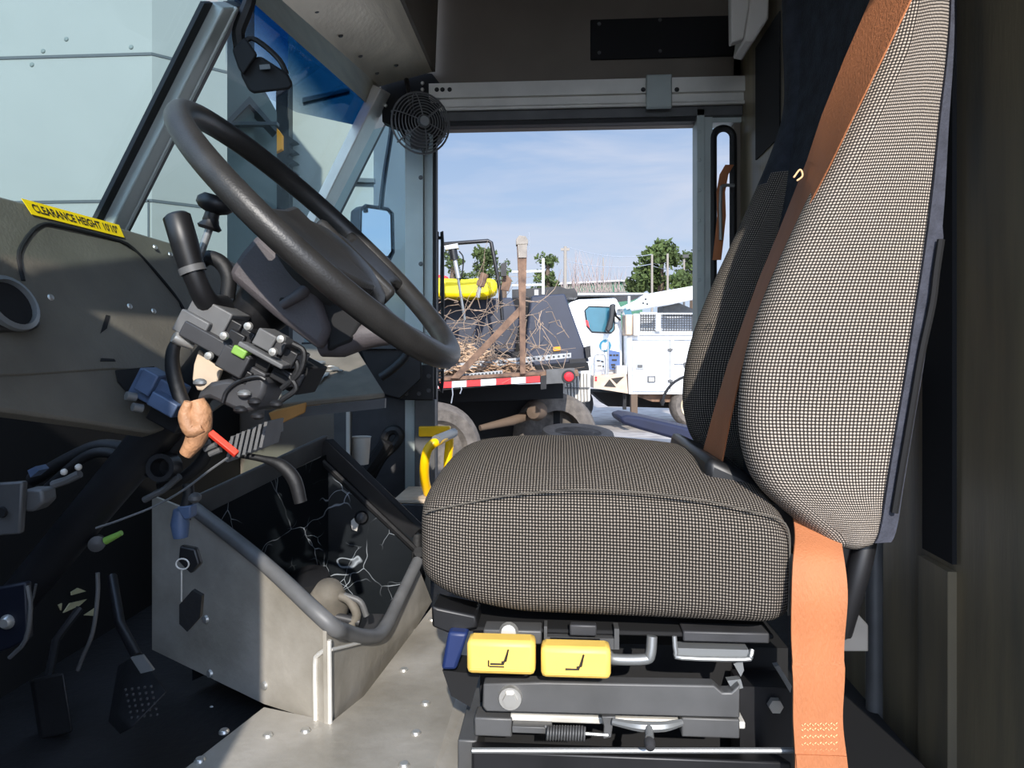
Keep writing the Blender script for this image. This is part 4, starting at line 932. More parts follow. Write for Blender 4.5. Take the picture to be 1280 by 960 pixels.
# lap strap hanging beside the cushion
cl = [(1020, 640, .90), (1022, 668, .868), (1023, 700, .838), (1024, 745, .826), (1022, 800, .828), (1023, 850, .826), (1022, 900, .826), (1026, 950, .824), (1027, 985, .824)]
cs, _ = smooth_path([onY(*c) for c in cl], 1, 6)
hw = [.0275 if i < 200 else .03 for i in range(len(cs))]
ls = B().ribbon(cs, [V((.0285 - .0015 * sin(i * .22), .003 * sin(i * .3) if i < 28 else 0, 0)) for i in range(len(cs))], [V((0, .003, 0))] * len(cs)).build('lap_strap', 'belt', belt, smooth=50)
st = B()
for r_ in (906, 912, 921, 930, 938, 946):
    a, b_ = onY(1002 if r_ > 900 else 999, r_, .8235), onY(1048, r_ - 1, .8235)
    n = 14
    for i in range(n):
        p = a + (b_ - a) * (i / n); q = a + (b_ - a) * ((i + .6) / n); st.tube([p, q + V((0, 0, .0015 if i % 2 else -.0015))], .0006, 4)
st.build('stitching', 'stitch', ls)
ov = cs[-18:]; B().ribbon([p + V((0, -.0022, 0)) for p in cs if p.z < onY(0, 903, .826).z], [V((.0275, 0, 0))] * len([p for p in cs if p.z < onY(0, 903, .826).z]), [V((0, .002, 0))] * 99).build('sewn_end', 'belt', ls)
# shoulder strap lying in the hollow of the backrest
sl = [(1146, -70, 44, .85), (1112, 0, 46, .853), (1075, 80, 42, .862), (1044, 150, 36, .880), (1022, 205, 28, .905), (1006, 240, 24, .925), (982, 295, 20, .945), (956, 355, 18, .956), (936, 410, 18, .96), (918, 460, 18, .97), (902, 520, 22, .985), (890, 572, 26, 1.01)]
cs2 = [onY(x, y, Y) for x, y, w_, Y in sl]; wv = []
for (x, y, w_, Y), p in zip(sl, cs2): wv.append(onY(x + w_ * .5, y + w_ * .18, Y - .050) - p)
B().ribbon(cs2, wv, [V((.0022, .001, 0))] * len(cs2)).build('shoulder_strap', 'belt', belt, smooth=60)
B().tube([onY(992, 222, .93), onY(1000, 212, .93), onY(1003, 220, .93), onY(996, 226, .93)], .0012, 6, sm=4).build('frayed_thread', 'stitch', belt)
# ------------------------------------------------------------------ OUTSIDE
GZ = -.75
b = B(); b.add([(-60, -30, GZ), (80, -30, GZ), (80, 120, GZ), (-60, 120, GZ)], [(0, 1, 2, 3)])
struct(b, 'ground', 'ground', smooth=0)
def dp(pxs, d, th, b=None):
    b = b or B(); return b.prism([at(x, y, d) for x, y in pxs], CF * th)
def dbox(x0, y0, x1, y1, d, th, b=None): return dp([(x0, y0), (x1, y0), (x1, y1), (x0, y1)], d, th, b)
def gy(d): return HZ + (CZ - GZ) * F / d
# passenger side mirror on its arm
mi = thing('side_mirror', at(478, 300, 2.75), 'black framed door mirror on a curved arm outside the passenger quarter window', 'mirror')
mc = at(469, 289, 2.75); mn = V((.887, -.46, .03)).normalized(); ms = mn.cross(UP).normalized(); mt = ms.cross(mn)
if ms.dot(CR) < 0: ms = -ms
def mpt(x, y): return onP(x, y, mc, mn)
mo_ = [(450, 262), (456, 257), (484, 261), (490, 267), (491, 316), (487, 324), (452, 322), (448, 316)]
B().prism([mpt(*p) for p in mo_], -mn * .05).build('housing', 'blackp', mi, bevel=.006)
B().prism([mpt(*p) + mn * .003 for p in ((452, 264), (457, 260), (483, 264), (487, 269), (488, 314), (484, 320), (454, 318), (451, 314))], -mn * .003).build('mirror_glass', 'mirror', mi, smooth=0)
B().tube([at(x, y, 2.72) for x, y in ((490, 140), (489, 165), (482, 210), (478, 240), (476, 262))], .010, 8, sm=4).build('arm', 'blackp', mi)
B().tube([mpt(*p) + mn * .003 for p in mo_], .006, 8, closed=True).build('bezel', 'blackp', mi)
# --- white box truck parked ahead, seen through the windshield
bt = thing('box_truck', V((-4, 3.2, GZ)), 'tall pale box truck body with riveted panels close outside the windshield', 'truck')
YB = 3.0
k1, k2 = onY(190, 200, YB), onY(284, 200, YB + .22)
B().prism([V((-7, YB, .05)), V((k1.x, YB, .05)), V((k1.x, YB, 3.3)), V((-7, YB, 3.3))], (-.85, 1.3, 0)).build('box_side', 'boxw', bt)
B().prism([V((k1.x, YB, .05)), V((k2.x, YB + .22, .05)), V((k2.x, YB + .22, 3.3)), V((k1.x, YB, 3.3))], (-.65, 1.08, 0)).build('front_corner', 'boxw', bt)
b = B(); s1z, s2z = onY(100, 70, YB).z, onY(100, 252, YB).z
for z in (s1z, s2z):
    b.box((-7, YB - .004, z - .006), (k1.x, YB + .01, z + .006)); b.prism([k1 * 1 + V((0, 0, z - .006 - k1.z)), k1 + V((0, 0, z + .006 - k1.z)), k2 + V((0, 0, z + .006 - k2.z)), k2 + V((0, 0, z - .006 - k2.z))], (0, -.004, 0))
q = onY(186, 270, YB).x; b.box((q - .004, YB - .004, .1), (q + .004, YB + .01, s2z)); b.build('panel_seam', 'seam', bt)
b = B()
for x, y in ((54, 64), (164, 59), (83, 49), (40, 81)): b.lathe([(.0001, .005), (.008, .004), (.011, 0)], onY(x, y, YB), (0, -1, 0), 10)
b.build('rivets', 'boxg', bt)
B().box((-6.5, YB + .2, -.45), (k2.x - .4, YB + 1.2, .05)).build('chassis', 'bsteel', bt)
for x in (-3.0, -5.8):
    B().lathe([(.28, 0), (.44, .02), (.48, .08), (.48, .22), (.44, .28), (.28, .30), (.26, .1), (.0001, .1)], (x, YB + .45, GZ + .48), (0, -1, 0), 28).build('tyre', 'tyreb', bt, smooth=50)
# grey truck behind it, then a pale van body with a louvred edge
g2 = thing('grey_truck', at(320, 250, 5.0), 'grey truck cab corner between two pale truck bodies beyond the windshield', 'truck')
B().prism([at(x, y, 4.6) for x, y in ((276, -60), (318, -60), (318, 450), (276, 450))], CF * .8 - CR * .5).build('cab_wall', 'boxg', g2)
B().prism([at(x, y, 4.7) for x, y in ((318, 90), (346, 140), (346, 450), (318, 450))], CF * .7 - CR * .45).build('cab_corner', 'boxg', g2)
B().prism([at(x, y, 4.55) for x, y in ((284, 150), (312, 120), (346, 160), (346, 166), (312, 130), (284, 158))], CF * .1 - CR * .06).build('roof_edge', 'seam', g2)
dbox(282, 152, 346, 156, 4.54, .05).build('body_line', 'seam', g2)
B().prism([at(x, y, 4.55) for x, y in ((276, 200), (344, 200), (344, 330), (276, 330))], CF * .6 - CR * .4).build('hood', 'boxg', g2)
g3 = thing('pale_van_body', at(400, 250, 6.0), 'pale van body with black louvre teeth down its edge, behind the far windshield pane', 'van')
B().prism([at(x, y, 5.6) for x, y in ((360, 40), (467, 60), (467, 470), (360, 470))], CF * 2.0).build('body', 'boxw', g3)
dbox(345, 100, 361, 470, 5.5, .3).build('edge_post', 'bsteel', g3)
for i in range(5):
    y = 172 + i * 13; dp([(359, y - 3), (371, y + 5), (359, y + 8)], 5.5, .08).build('louvre', 'blackp', g3)
for y in (222, 288): dp([(440, y), (468, y + 1), (468, y + 6), (440, y + 5)], 5.55, .05).build('hinge', 'seam', g3)
for y in (262,): dp([(440, y), (467, y + 1), (467, y + 2), (440, y + 1)], 5.57, .03).build('seam', 'seam', g3)
dp([(346, 160), (352, 168), (352, 186), (344, 190)], 5.45, .05).build('amber_lamp', 'amber', g3)
dp([(378, 122), (436, 110), (436, 114), (378, 128)], 5.57, .03).build('trim_line', 'seam', g3)
# --- flatbed with brush load
fb = thing('flatbed_truck', at(640, 600, 7.6), 'flatbed truck with red and white reflective tape, rusty stakes and dusty tyre outside the doorway', 'truck')
dp([(380, 474), (545, 472), (722, 462), (724, 470), (545, 481), (380, 484)], 7.0, 1.5).build('deck', 'rust', fb)
xs = [531, 548, 565, 583, 601, 620, 639, 657, 675]
for i in range(8):
    a, c = xs[i], xs[i + 1]; ya, yc = 485.5 - (a - 548) * .062, 485.5 - (c - 548) * .062
    dp([(a, ya - 7.5), (c, yc - 7.5), (c, yc), (a, ya)], 6.98, .02).build('reflective_tape', 'redb' if i % 2 else 'wtape', fb)['label'] = ('red' if i % 2 else 'white') + ' block of reflective tape'
dp([(420, 484), (548, 476), (676, 468), (676, 478), (548, 488), (420, 494)], 7.0, .04).build('side_rail', 'bsteel', fb)
dp([(676, 470), (683, 469), (683, 486), (676, 487)], 6.97, .05).build('stake_pocket', 'bsteel', fb)
dp([(683, 462), (718, 460), (718, 478), (683, 480)], 6.98, .06).build('light_bracket', 'steel', fb)
B().lathe([(.0001, .02), (.04, .015), (.052, 0), (.055, -.01)], at(711, 471, 6.97), -CF, 20).build('tail_light', 'lens', fb)
B().lathe([(.05, .005), (.066, .005), (.068, -.02), (.05, -.02)], at(711, 471, 6.97), -CF, 20).build('light_ring', 'bsteel', fb)
dp([(420, 492), (704, 480), (704, 498), (420, 508)], 7.6, .2).build('chassis_beam', 'pitch', fb)
dp([(420, 488), (700, 480), (700, 545), (420, 560)], 8.2, .2).build('chassis_beam', 'pitch', fb)
b = B(); b.tube([at(600, 535, 7.4), at(640, 526, 7.6), at(672, 516, 7.8)], [.03, .05, .05], 10); b.build('drive_shaft', 'bark', fb)
B().lathe([(.0001, .14), (.07, .12), (.10, .04), (.10, -.06), (.05, -.10)], at(671, 514, 7.6), (-.3, -1, 0), 18).build('brake_hub', 'bark', fb)
B().lathe([(.28, 0), (.42, .01), (.47, .06), (.47, .20), (.42, .26), (.28, .27), (.26, .1), (.0001, .1)], at(690, 541, 8.3), CF.cross(UP) * 0 + V((.25, -1, 0)), 28).build('tyre', 'tyre', fb, smooth=50)
tr = B(); tc_ = at(541, 563, 6.9)
tr.lathe([(.26, .10), (.30, .16), (.40, .17), (.45, .13), (.466, .08), (.466, -.08), (.45, -.14), (.30, -.16), (.26, -.1)], tc_, (.55, -1, 0), 40); tr.build('tyre', 'tyre', fb, smooth=40)
# stakes
dp([(646, 304), (659, 303), (657, 380), (657, 467), (650, 468), (649, 380)], 6.96, .09).build('stake_post', 'rust', fb, bevel=.004)
dp([(645, 299), (649, 294), (657, 295), (660, 300), (660, 305), (645, 306)], 6.94, .12).build('post_cap', 'capb', fb, bevel=.006)
dp([(647, 305), (659, 305), (658, 322), (648, 322)], 6.945, .02).build('cap_bracket', 'capb', fb)
dp([(649, 383), (652, 392), (574, 473), (563, 473)], 6.97, .06).build('brace', 'rust', fb)
B().tube([at(660, 320, 7.0), at(662, 305, 7.0), at(661, 290, 7.0)], .004, 6).build('whip_wire', 'wire', fb)
dp([(626, 330), (633, 328), (633, 345), (626, 345)], 7.6, .06).build('stub_post', 'bsteel', fb)
dp([(630, 340), (640, 350), (636, 364), (626, 362)], 7.7, .05).build('stub_bracket', 'rust', fb)
dp([(545, 464), (735, 453), (737, 463), (545, 473)], 7.75, .3).build('dark_gap_slab', 'pitch', fb)  # black slab painting in the dark gap between ramp and hopper
# ramp bars
for pxs, d in (([(552, 456), (714, 441), (714, 447), (552, 465)], 7.4), ([(574, 468), (628, 463), (628, 468), (574, 473)], 7.1)):
    r_ = dp(pxs, d, .05).build('ramp_bar', 'galv', fb)
    n = 26 if pxs[0][0] < 560 else 12
    hb2 = B()
    for i in range(n):
        t = (i + .5) / n; x = pxs[0][0] + (pxs[1][0] - pxs[0][0]) * t; y = (pxs[0][1] + (pxs[1][1] - pxs[0][1]) * t + pxs[3][1] + (pxs[2][1] - pxs[3][1]) * t) / 2
        hb2.lathe([(.0001, .004), (.010, .004), (.012, 0)], at(x, y, d), -CF, 8)
    hb2.build('punched_holes', 'seam', r_)
for x, y0_, y1_ in ((565, 482, 504), (576, 482, 492)): B().tube([at(x, y0_, 6.94), at(x + 1, (y0_ + y1_) / 2, 6.93), at(x - 1, y1_, 6.94)], .006, 6).build('loose_strap', 'wire', fb)
# wood chip heap and brush (uncountable)
rr = random.Random(11)
sb = B()
for i in range(1500):
    t = rr.random(); x = 545 + 120 * t; top = 408 + 52 * t ** .8; y = top + (470 - top) * rr.random() ** .6
    p = at(x, y, 7.3 + rr.random() * .8); a = rr.random() * PI; l = .02 + .06 * rr.random(); d = V((cos(a), rr.random() - .5, (rr.random() - .4) * .9)) * l; w_ = V((0, .004, .009))
    sb.prism([p - d, p + d, p + d + w_, p - d + w_], (.003, .006, 0))
o = sb.build('wood_chips', 'straw', None, smooth=0); tag(o, 'heap of tan wood chips and straw on the flatbed deck', 'wood chips', kind='stuff')
hp_ = B(); vs = [at(535, 474, 7.4), at(535, 412, 8.0), at(575, 415, 8.0), at(615, 438, 8.0), at(665, 462, 8.0), at(672, 472, 7.4), at(600, 474, 7.3)]
hp_.prism(vs, CF * .6); 
bs = B()
for i in range(85):
    x = 548 + rr.random() * 110; y = 372 + rr.random() * 78; p = at(x, y, 7.2 + rr.random() * 1.0); pts = [p]; d = V((rr.uniform(-1, 1), rr.uniform(-.4, .4), rr.uniform(-1, .8))).normalized()
    for k in range(5):
        d = (d + V((rr.uniform(-.6, .6), rr.uniform(-.3, .3), rr.uniform(-.6, .5)))).normalized(); pts.append(pts[-1] + d * rr.uniform(.06, .2))
    pts = [q if q.z > .32 else V((q.x, q.y, .32)) for q in pts]
    r0 = rr.uniform(.0025, .006); bs.tube(pts, [r0 * (1 - .12 * k) for k in range(6)], 4, sm=0)
for i in range(15):
    x = 657 + rr.random() * 30; y = 375 + rr.random() * 75; p = at(x, y, 7.0 + rr.random() * .3); pts = [p]
    for k in range(4): pts.append(pts[-1] + V((rr.uniform(-.1, .14), rr.uniform(-.05, .05), rr.uniform(-.2, .04))))
    pts = [q if q.z > .34 else V((q.x, q.y, .34)) for q in pts]
    bs.tube(pts, .004, 4)
o = bs.build('cut_brush', 'twig', None, smooth=0); tag(o, 'tangle of dry cut branches heaped on the flatbed', 'brush', kind='stuff')
# dark blue hopper panels behind
hpz = thing('steel_hopper', at(650, 470, 9.5), 'slate blue steel hopper body with sloping end behind the flatbed stakes', 'hopper')
dp([(664, 370), (706, 367), (728, 428), (737, 452), (668, 458), (656, 440)], 8.6, 1.6).build('end_panel', 'navy', hpz, bevel=.02)
dp([(520, 374), (640, 372), (650, 400), (640, 462), (520, 470)], 9.2, 1.2).build('side_panel', 'navy', hpz, bevel=.02)
dp([(640, 372), (664, 372), (660, 455), (638, 455)], 9.6, .6).build('gap_plate', 'pitch', hpz)
dp([(712, 449), (733, 448), (733, 456), (712, 458)], 8.55, .3).build('tail_bracket', 'bsteel', hpz)
dp([(731, 434), (738, 432), (739, 446), (733, 448)], 8.5, .2).build('latch', 'bsteel', hpz)
dp([(691, 434), (700, 433), (701, 438), (692, 439)], 8.58, .02).build('marker_lamp', 'amber', hpz)
dp([(520, 433), (652, 440), (652, 446), (520, 446)], 9.0, .1).build('lower_rail', 'bsteel', hpz)
# yellow tarp and red strip on top of the hopper
yt = thing('yellow_tarp', at(582, 372, 8.8), 'bright yellow tarp bundle lying on top of the hopper', 'tarp')
dp([(490, 350), (548, 347), (580, 349), (600, 347), (618, 348), (621, 354), (620, 366), (606, 371), (575, 372), (545, 371), (490, 372)], 8.7, .5).build('bundle', 'ybag', yt, bevel=.05)
rt = thing('red_bundle', at(510, 350, 9.3), 'red bundle lying behind the yellow tarp', 'bundle')
dp([(480, 340), (500, 338), (545, 343), (560, 345), (560, 376), (480, 376)], 9.4, .4).build('bundle', 'redb', rt, bevel=.03)
# black roll frame
rf = thing('roll_frame', at(600, 370, 8.0), 'black bent tube frame standing above the yellow tarp', 'frame')
B().tube([at(x, y, 8.0) for x, y in ((552, 370), (553, 308), (556, 305), (610, 301), (614, 303), (620, 335), (625, 364), (628, 400))], .022, 10).build('tube', 'bsteel', rf)
lb = thing('lift_arm', at(575, 400, 7.8), 'chrome hydraulic lift cylinder with hoses in front of the yellow tarp', 'hydraulic arm')
B().tube([at(x, y, 7.6) for x, y in ((566, 312), (568, 325))], .045, 10).build('head', 'bsteel', lb)
dp([(555, 307), (572, 304), (573, 310), (557, 312)], 7.55, .1).build('work_lamp', 'galv', lb)
B().tube([at(568, 322, 7.6), at(573, 348, 7.6)], .024, 10).build('barrel', 'galv', lb)
B().tube([at(572, 345, 7.6), at(577, 375, 7.6), at(581, 400, 7.6)], .014, 8).build('piston_rod', 'rod', lb)
B().tube([at(x, y, 7.62) for x, y in ((574, 314), (579, 322), (578, 340), (574, 356), (578, 372))], .008, 6, sm=4).build('hose', 'blackr', lb)
oc = thing('orange_cylinder', at(600, 372, 8.4), 'rust orange hydraulic cylinder leaning on the yellow tarp', 'hydraulic cylinder')
B().tube([at(606, 342, 8.3), at(600, 358, 8.3)], .05, 10).build('barrel', 'rust', oc); B().tube([at(600, 357, 8.3), at(597, 372, 8.3)], .025, 8).build('rod', 'galv', oc)
gb_ = thing('grab_rail', at(548, 440, 2.36), 'black looped grab bar just outside the left door post', 'grab bar')
B().tube([at(x, y, 2.36) for x, y in ((546, 476), (546, 302), (548, 298), (551, 298), (553, 303), (553, 476), (550, 482), (546, 476))], .006, 8, sm=2).build('bar', 'blackp', gb_)
for y in (455, 463, 472): B().tube([at(540, y, 2.30), at(553, y, 2.36)], .004, 6).build('rung', 'blackp', gb_)
# white rack tubes on the next vehicle
wr = thing('white_rack', at(670, 360, 9.5), 'white tube rack rising behind the rusty stake post', 'rack')
b = B(); b.tube([at(679, 323, 9.5), at(679, 368, 9.5)], .018, 8); b.build('upright', 'white', wr); b = B(); b.tube([at(640, 340, 9.5), at(679, 339, 9.5)], .015, 8); b.build('rail', 'white', wr)
b = B(); b.tube([at(640, 357, 9.5), at(679, 356, 9.5)], .015, 8); b.build('rail', 'white', wr)
dbox(668, 362, 673, 369, 9.3, .1).build('bracket', 'galv', wr)
dp([(640, 362), (700, 358), (722, 366), (722, 372), (640, 370)], 10.4, .4).build('rack_base', 'bsteel', wr)
# --- white service truck
DT = 12.6
st = thing('service_truck', at(790, 530, DT), 'white utility service truck with ladder boom, toolbox body and cyan door logo', 'truck')
dp([(706, 395), (712, 378), (724, 374), (770, 372), (776, 384), (778, 420), (778, 470), (735, 474), (722, 440)], DT, 2.0).build('cab', 'white', st, bevel=.04)
dp([(695, 366), (775, 365), (810, 367), (780, 371), (700, 371)], DT + .2, 1.6).build('roof_rack', 'bsteel', st)
dp([(702, 362), (718, 360), (722, 367), (704, 368)], DT - .1, .6).build('roof_hatch', 'blackp', st)
dp([(720, 366), (812, 366), (804, 368), (720, 369)], DT - .1, .1).build('rack_trim', 'galv', st)
w1_ = dp([(731, 388), (736, 383), (764, 384), (768, 392), (768, 412), (764, 416), (740, 415), (734, 408)], DT - .02, .03); w1_.build('door_window', 'wglass', st)
B().tube([at(x, y, DT - .02) for x, y in ((731, 388), (736, 383), (764, 384), (768, 392), (768, 412), (764, 416), (740, 415), (734, 408))], .012, 6, closed=True).build('window_gasket', 'blackr', st)
dp([(732, 400), (735, 401), (737, 410), (733, 406)], DT - .04, .02).build('side_marker', 'redb', st)
dp([(763, 380), (770, 380), (768, 396), (766, 410), (760, 416), (757, 412), (762, 396)], DT - .3, .12).build('wing_mirror', 'blackp', st, bevel=.02)
B().tube([at(766, 380, DT - .25), at(770, 395, DT - .2), at(775, 400, DT - .1)], .02, 6).build('mirror_arm', 'blackp', st)
lgc = at(756.5, 432, DT - .015)
B().lathe([(.0001, .006), (.105, .006), (.107, 0)], lgc, -CF, 28).build('door_logo', 'cyan', st)
dp([(752, 431), (754, 428), (757, 429), (759, 427), (760, 433), (757, 438), (752, 438)], DT - .03, .008).build('logo_mark', 'wtape', st)
dp([(760, 437), (775, 440), (775, 462), (762, 462)], DT - .1, .03).build('info_board', 'signb', st)
b = B()
for x0, x1, y in ((762, 765, 444), (766.5, 769, 444), (770, 773, 444), (765, 771, 450), (764, 769, 456), (765, 768, 459)): dbox(x0, y - 1, x1, y + 1, DT - .11, .01).build('lettering', 'ink', st)
dp([(745, 449), (758, 448), (758, 461), (745, 462)], DT - .1, .02).build('notice', 'wtape', st)
b = B()
for x0, x1, y in ((746, 750, 451), (751, 755, 452), (747, 752, 457), (753, 755, 458)): dbox(x0, y - .7, x1, y + .7, DT - .11, .01).build('lettering', 'ink', st)
B().tube([at(x, y, DT - .3) for x, y in ((743, 470), (743, 448), (746, 443), (754, 443), (757, 447), (757, 470))], .018, 8, sm=2).build('guard_hoop', 'galv', st)
B().tube([at(760, 424, DT - .3), at(760, 470, DT - .3)], .015, 8).build('guard_post', 'galv', st)
dp([(771, 457), (784, 457), (784, 468), (771, 468)], DT - .35, .2).build('step_box', 'cream', st, bevel=.01)
b = dp([(742, 470), (783, 466), (785, 492), (742, 485)], DT - .4, .5); b.build('side_step', 'sbeige', st)
for t_ in ([(755, 483), (762, 474), (770, 484)], [(764, 473), (780, 471), (771, 480)]): dp(t_, DT - .41, .02).build('step_hole', 'ink', st)
for y in (472, 475): B().lathe([(.0001, .006), (.018, .004), (.02, 0)], at(745, y, DT - .41), -CF, 10).build('step_light', 'lens', st)
dp([(784, 412), (790, 410), (880, 412), (905, 412), (905, 492), (868, 493), (786, 493)], DT - .4, 2.3).build('toolbox_body', 'white', st, bevel=.02)
def door_outline(x0, y0, x1, y1): B().tube([at(x, y, DT - .42) for x, y in ((x0, y0), (x1, y0), (x1, y1), (x0, y1))], .007, 6, closed=True).build('locker_door_gap', 'seam', st)
door_outline(791, 425, 838, 489); door_outline(843, 425, 880, 455)
for x, y in ((838, 437), (838, 476)): dbox(x - 3, y - 1.6, x + 3, y + 1.6, DT - .44, .04).build('hinge', 'steel', st)
for x, y in ((857, 456),): dbox(x - 2, y - 3, x + 2, y + 3, DT - .44, .04).build('hinge', 'steel', st)
dbox(795, 454, 805, 461, DT - .43, .03).build('latch', 'galv', st); dbox(797, 456, 803, 459.5, DT - .44, .03).build('latch_handle', 'steel', st)
h_ = dbox(809.5, 470, 819.5, 478, DT - .43, .03).build('locker_handle', 'steel', st); dbox(811.5, 472, 817.5, 476.5, DT - .445, .02).build('handle_recess', 'wtape', h_)
dbox(791, 416, 905, 419, DT - .43, .05).build('body_rail', 'galv', st)
dbox(782, 393, 791, 419, DT - .5, .4).build('front_box', 'sbeige', st, bevel=.02); dbox(792, 392, 800, 420, DT - .55, .4).build('front_post', 'cream', st, bevel=.02)
dp([(779, 388), (788, 386), (791, 396), (783, 397)], DT - .45, .3).build('sloped_lid', 'wglass', st)
dbox(800, 391, 905, 393, DT - .5, .1).build('basket_top_rail', 'galv', st)
dbox(820, 392, 826, 414, DT - .5, .1).build('basket_post', 'white', st)
b = B()
for i in range(26):
    x = 801 + i * 3.2
    if 819 < x < 827: continue
    b.tube([at(x, 393, DT - .45), at(x, 414, DT - .45)], .008, 4)
for i in range(7): b.tube([at(801, 395 + i * 3, DT - .45), at(884, 395 + i * 3, DT - .45)], .008, 4)
b.build('basket_mesh', 'steel', st)
dbox(800, 390, 905, 416, DT + 1.2, .1).build('basket_rear', 'galv', st)
dp([(772, 386), (800, 373), (805, 368), (880, 355), (905, 350), (905, 366), (840, 380), (790, 388)], DT - .2, .5).build('boom', 'white', st, bevel=.03)
b = B()
for x, y in ((807, 374), (804, 379), (809, 380)): b.lathe([(.0001, .01), (.02, .008), (.022, 0)], at(x, y, DT - .2), -CF, 8)
b.build('boom_bolts', 'seam', st)
dbox(785, 370, 788, 386, DT - .5, .06).build('antenna_post', 'galv', st)
dp([(830, 382), (845, 377), (870, 388), (905, 392), (905, 396), (828, 392)], DT + .3, .5).build('turret', 'steel', st)
dp([(795, 493), (862, 493), (845, 503), (815, 502), (800, 497)], DT - .2, .3).build('under_guard', 'rust', st)
B().lathe([(.0001, .01), (.03, .02), (.04, .02), (.045, 0)], at(828, 502, DT - .25), -CF, 16).build('exhaust_tip', 'bsteel', st)
dbox(789, 493, 797, 520, DT - .5, .12).build('outrigger_leg', 'bark', st); dbox(779, 492, 783, 512, DT - .2, .08).build('outrigger_leg', 'bsteel', st)
dp([(740, 490), (800, 492), (905, 494), (905, 512), (760, 508)], DT + .4, 1.2).build('underbody', 'pitch', st)
for x in (868.,):
    wh_ = B(); c = at(x, 507, DT - .35); wh_.lathe([(.22, .02), (.32, .03), (.375, -.02), (.39, -.08), (.39, -.22), (.22, -.22)], c, -CF, 36); wt = wh_.build('tyre', 'tyre', st, smooth=40)
    B().lathe([(.0001, .03), (.05, .03), (.06, .0), (.15, -.02), (.21, .02), (.235, .03), (.235, -.02)], c, -CF, 28).build('wheel_rim', 'rim', wt, smooth=40)
    B().tube([at(x + 40 * cos(a), 507 - 38 * sin(a), DT - .42) for a in [PI * (1 - .6 * k / 12) for k in range(13)]], .025, 6).build('wheel_arch', 'blackr', st)
sf = B(); c = at(715, 505, DT + .4); sf.lathe([(.2, .02), (.32, .03), (.39, -.02), (.39, -.22), (.2, -.22)], c, -CF, 28); sf.build('tyre', 'tyreb', st, smooth=40)
# white ribbed tank beside the flatbed tail
tk = thing('ribbed_tank', at(720, 500, 9.4), 'white ribbed box tank behind the red tail light', 'tank')
dp([(704, 466), (738, 463), (738, 502), (706, 505)], 9.4, .6).build('tank_body', 'cream', tk, bevel=.02)
b = B()
for i in range(7): dp([(709 + i * 4, 467), (710 + i * 4, 467), (711 + i * 4, 502), (710 + i * 4, 502)], 9.38, .02, b)
b.build('ribs', 'greyp', tk); dbox(706, 484, 737, 485.5, 9.37, .02).build('strap', 'steel', tk)
# ground litter in the gap
bl = thing('blue_car_hood', at(820, 545, 10.2), 'dark blue curved car hood panel lying outside on the gravel', 'hood panel')
b = B(); b.prism([at(x, y, 9.9) for x, y in ((774, 522), (784, 519), (800, 521), (840, 530), (905, 546), (905, 566), (850, 551), (800, 537), (778, 530))], CF * .9); b.build('panel', 'blued', bl, bevel=.04)
ty = thing('loose_tyre', at(720, 560, 7.6), 'black tyre lying on its side just beyond the seat cushion', 'tyre')
cz_ = at(722, 533, 7.4); B().lathe([(.24, .08), (.27, .1), (.36, .09), (.38, .03), (.38, -.1), (.34, -.14), (.24, -.12), (.24, .08)], V((cz_.x, cz_.y, GZ + .47)), (0.05, -.12, 1), 32).build('tyre_carcass', 'tyreb', ty, smooth=50)
ts = thing('wooden_crate', V((cz_.x, cz_.y, GZ)), 'dark low wooden crate under the loose tyre', 'crate')
b = B(); b.box((cz_.x - .43, cz_.y - .4, GZ), (cz_.x + .43, cz_.y + .4, GZ + .29)); b.build('crate_body', 'bark', ts)
for i in range(3): B().box((cz_.x - .45, cz_.y - .42, GZ + .01 + .1 * i), (cz_.x + .45, cz_.y + .42, GZ + .08 + .1 * i)).build('slat', 'bark', ts)
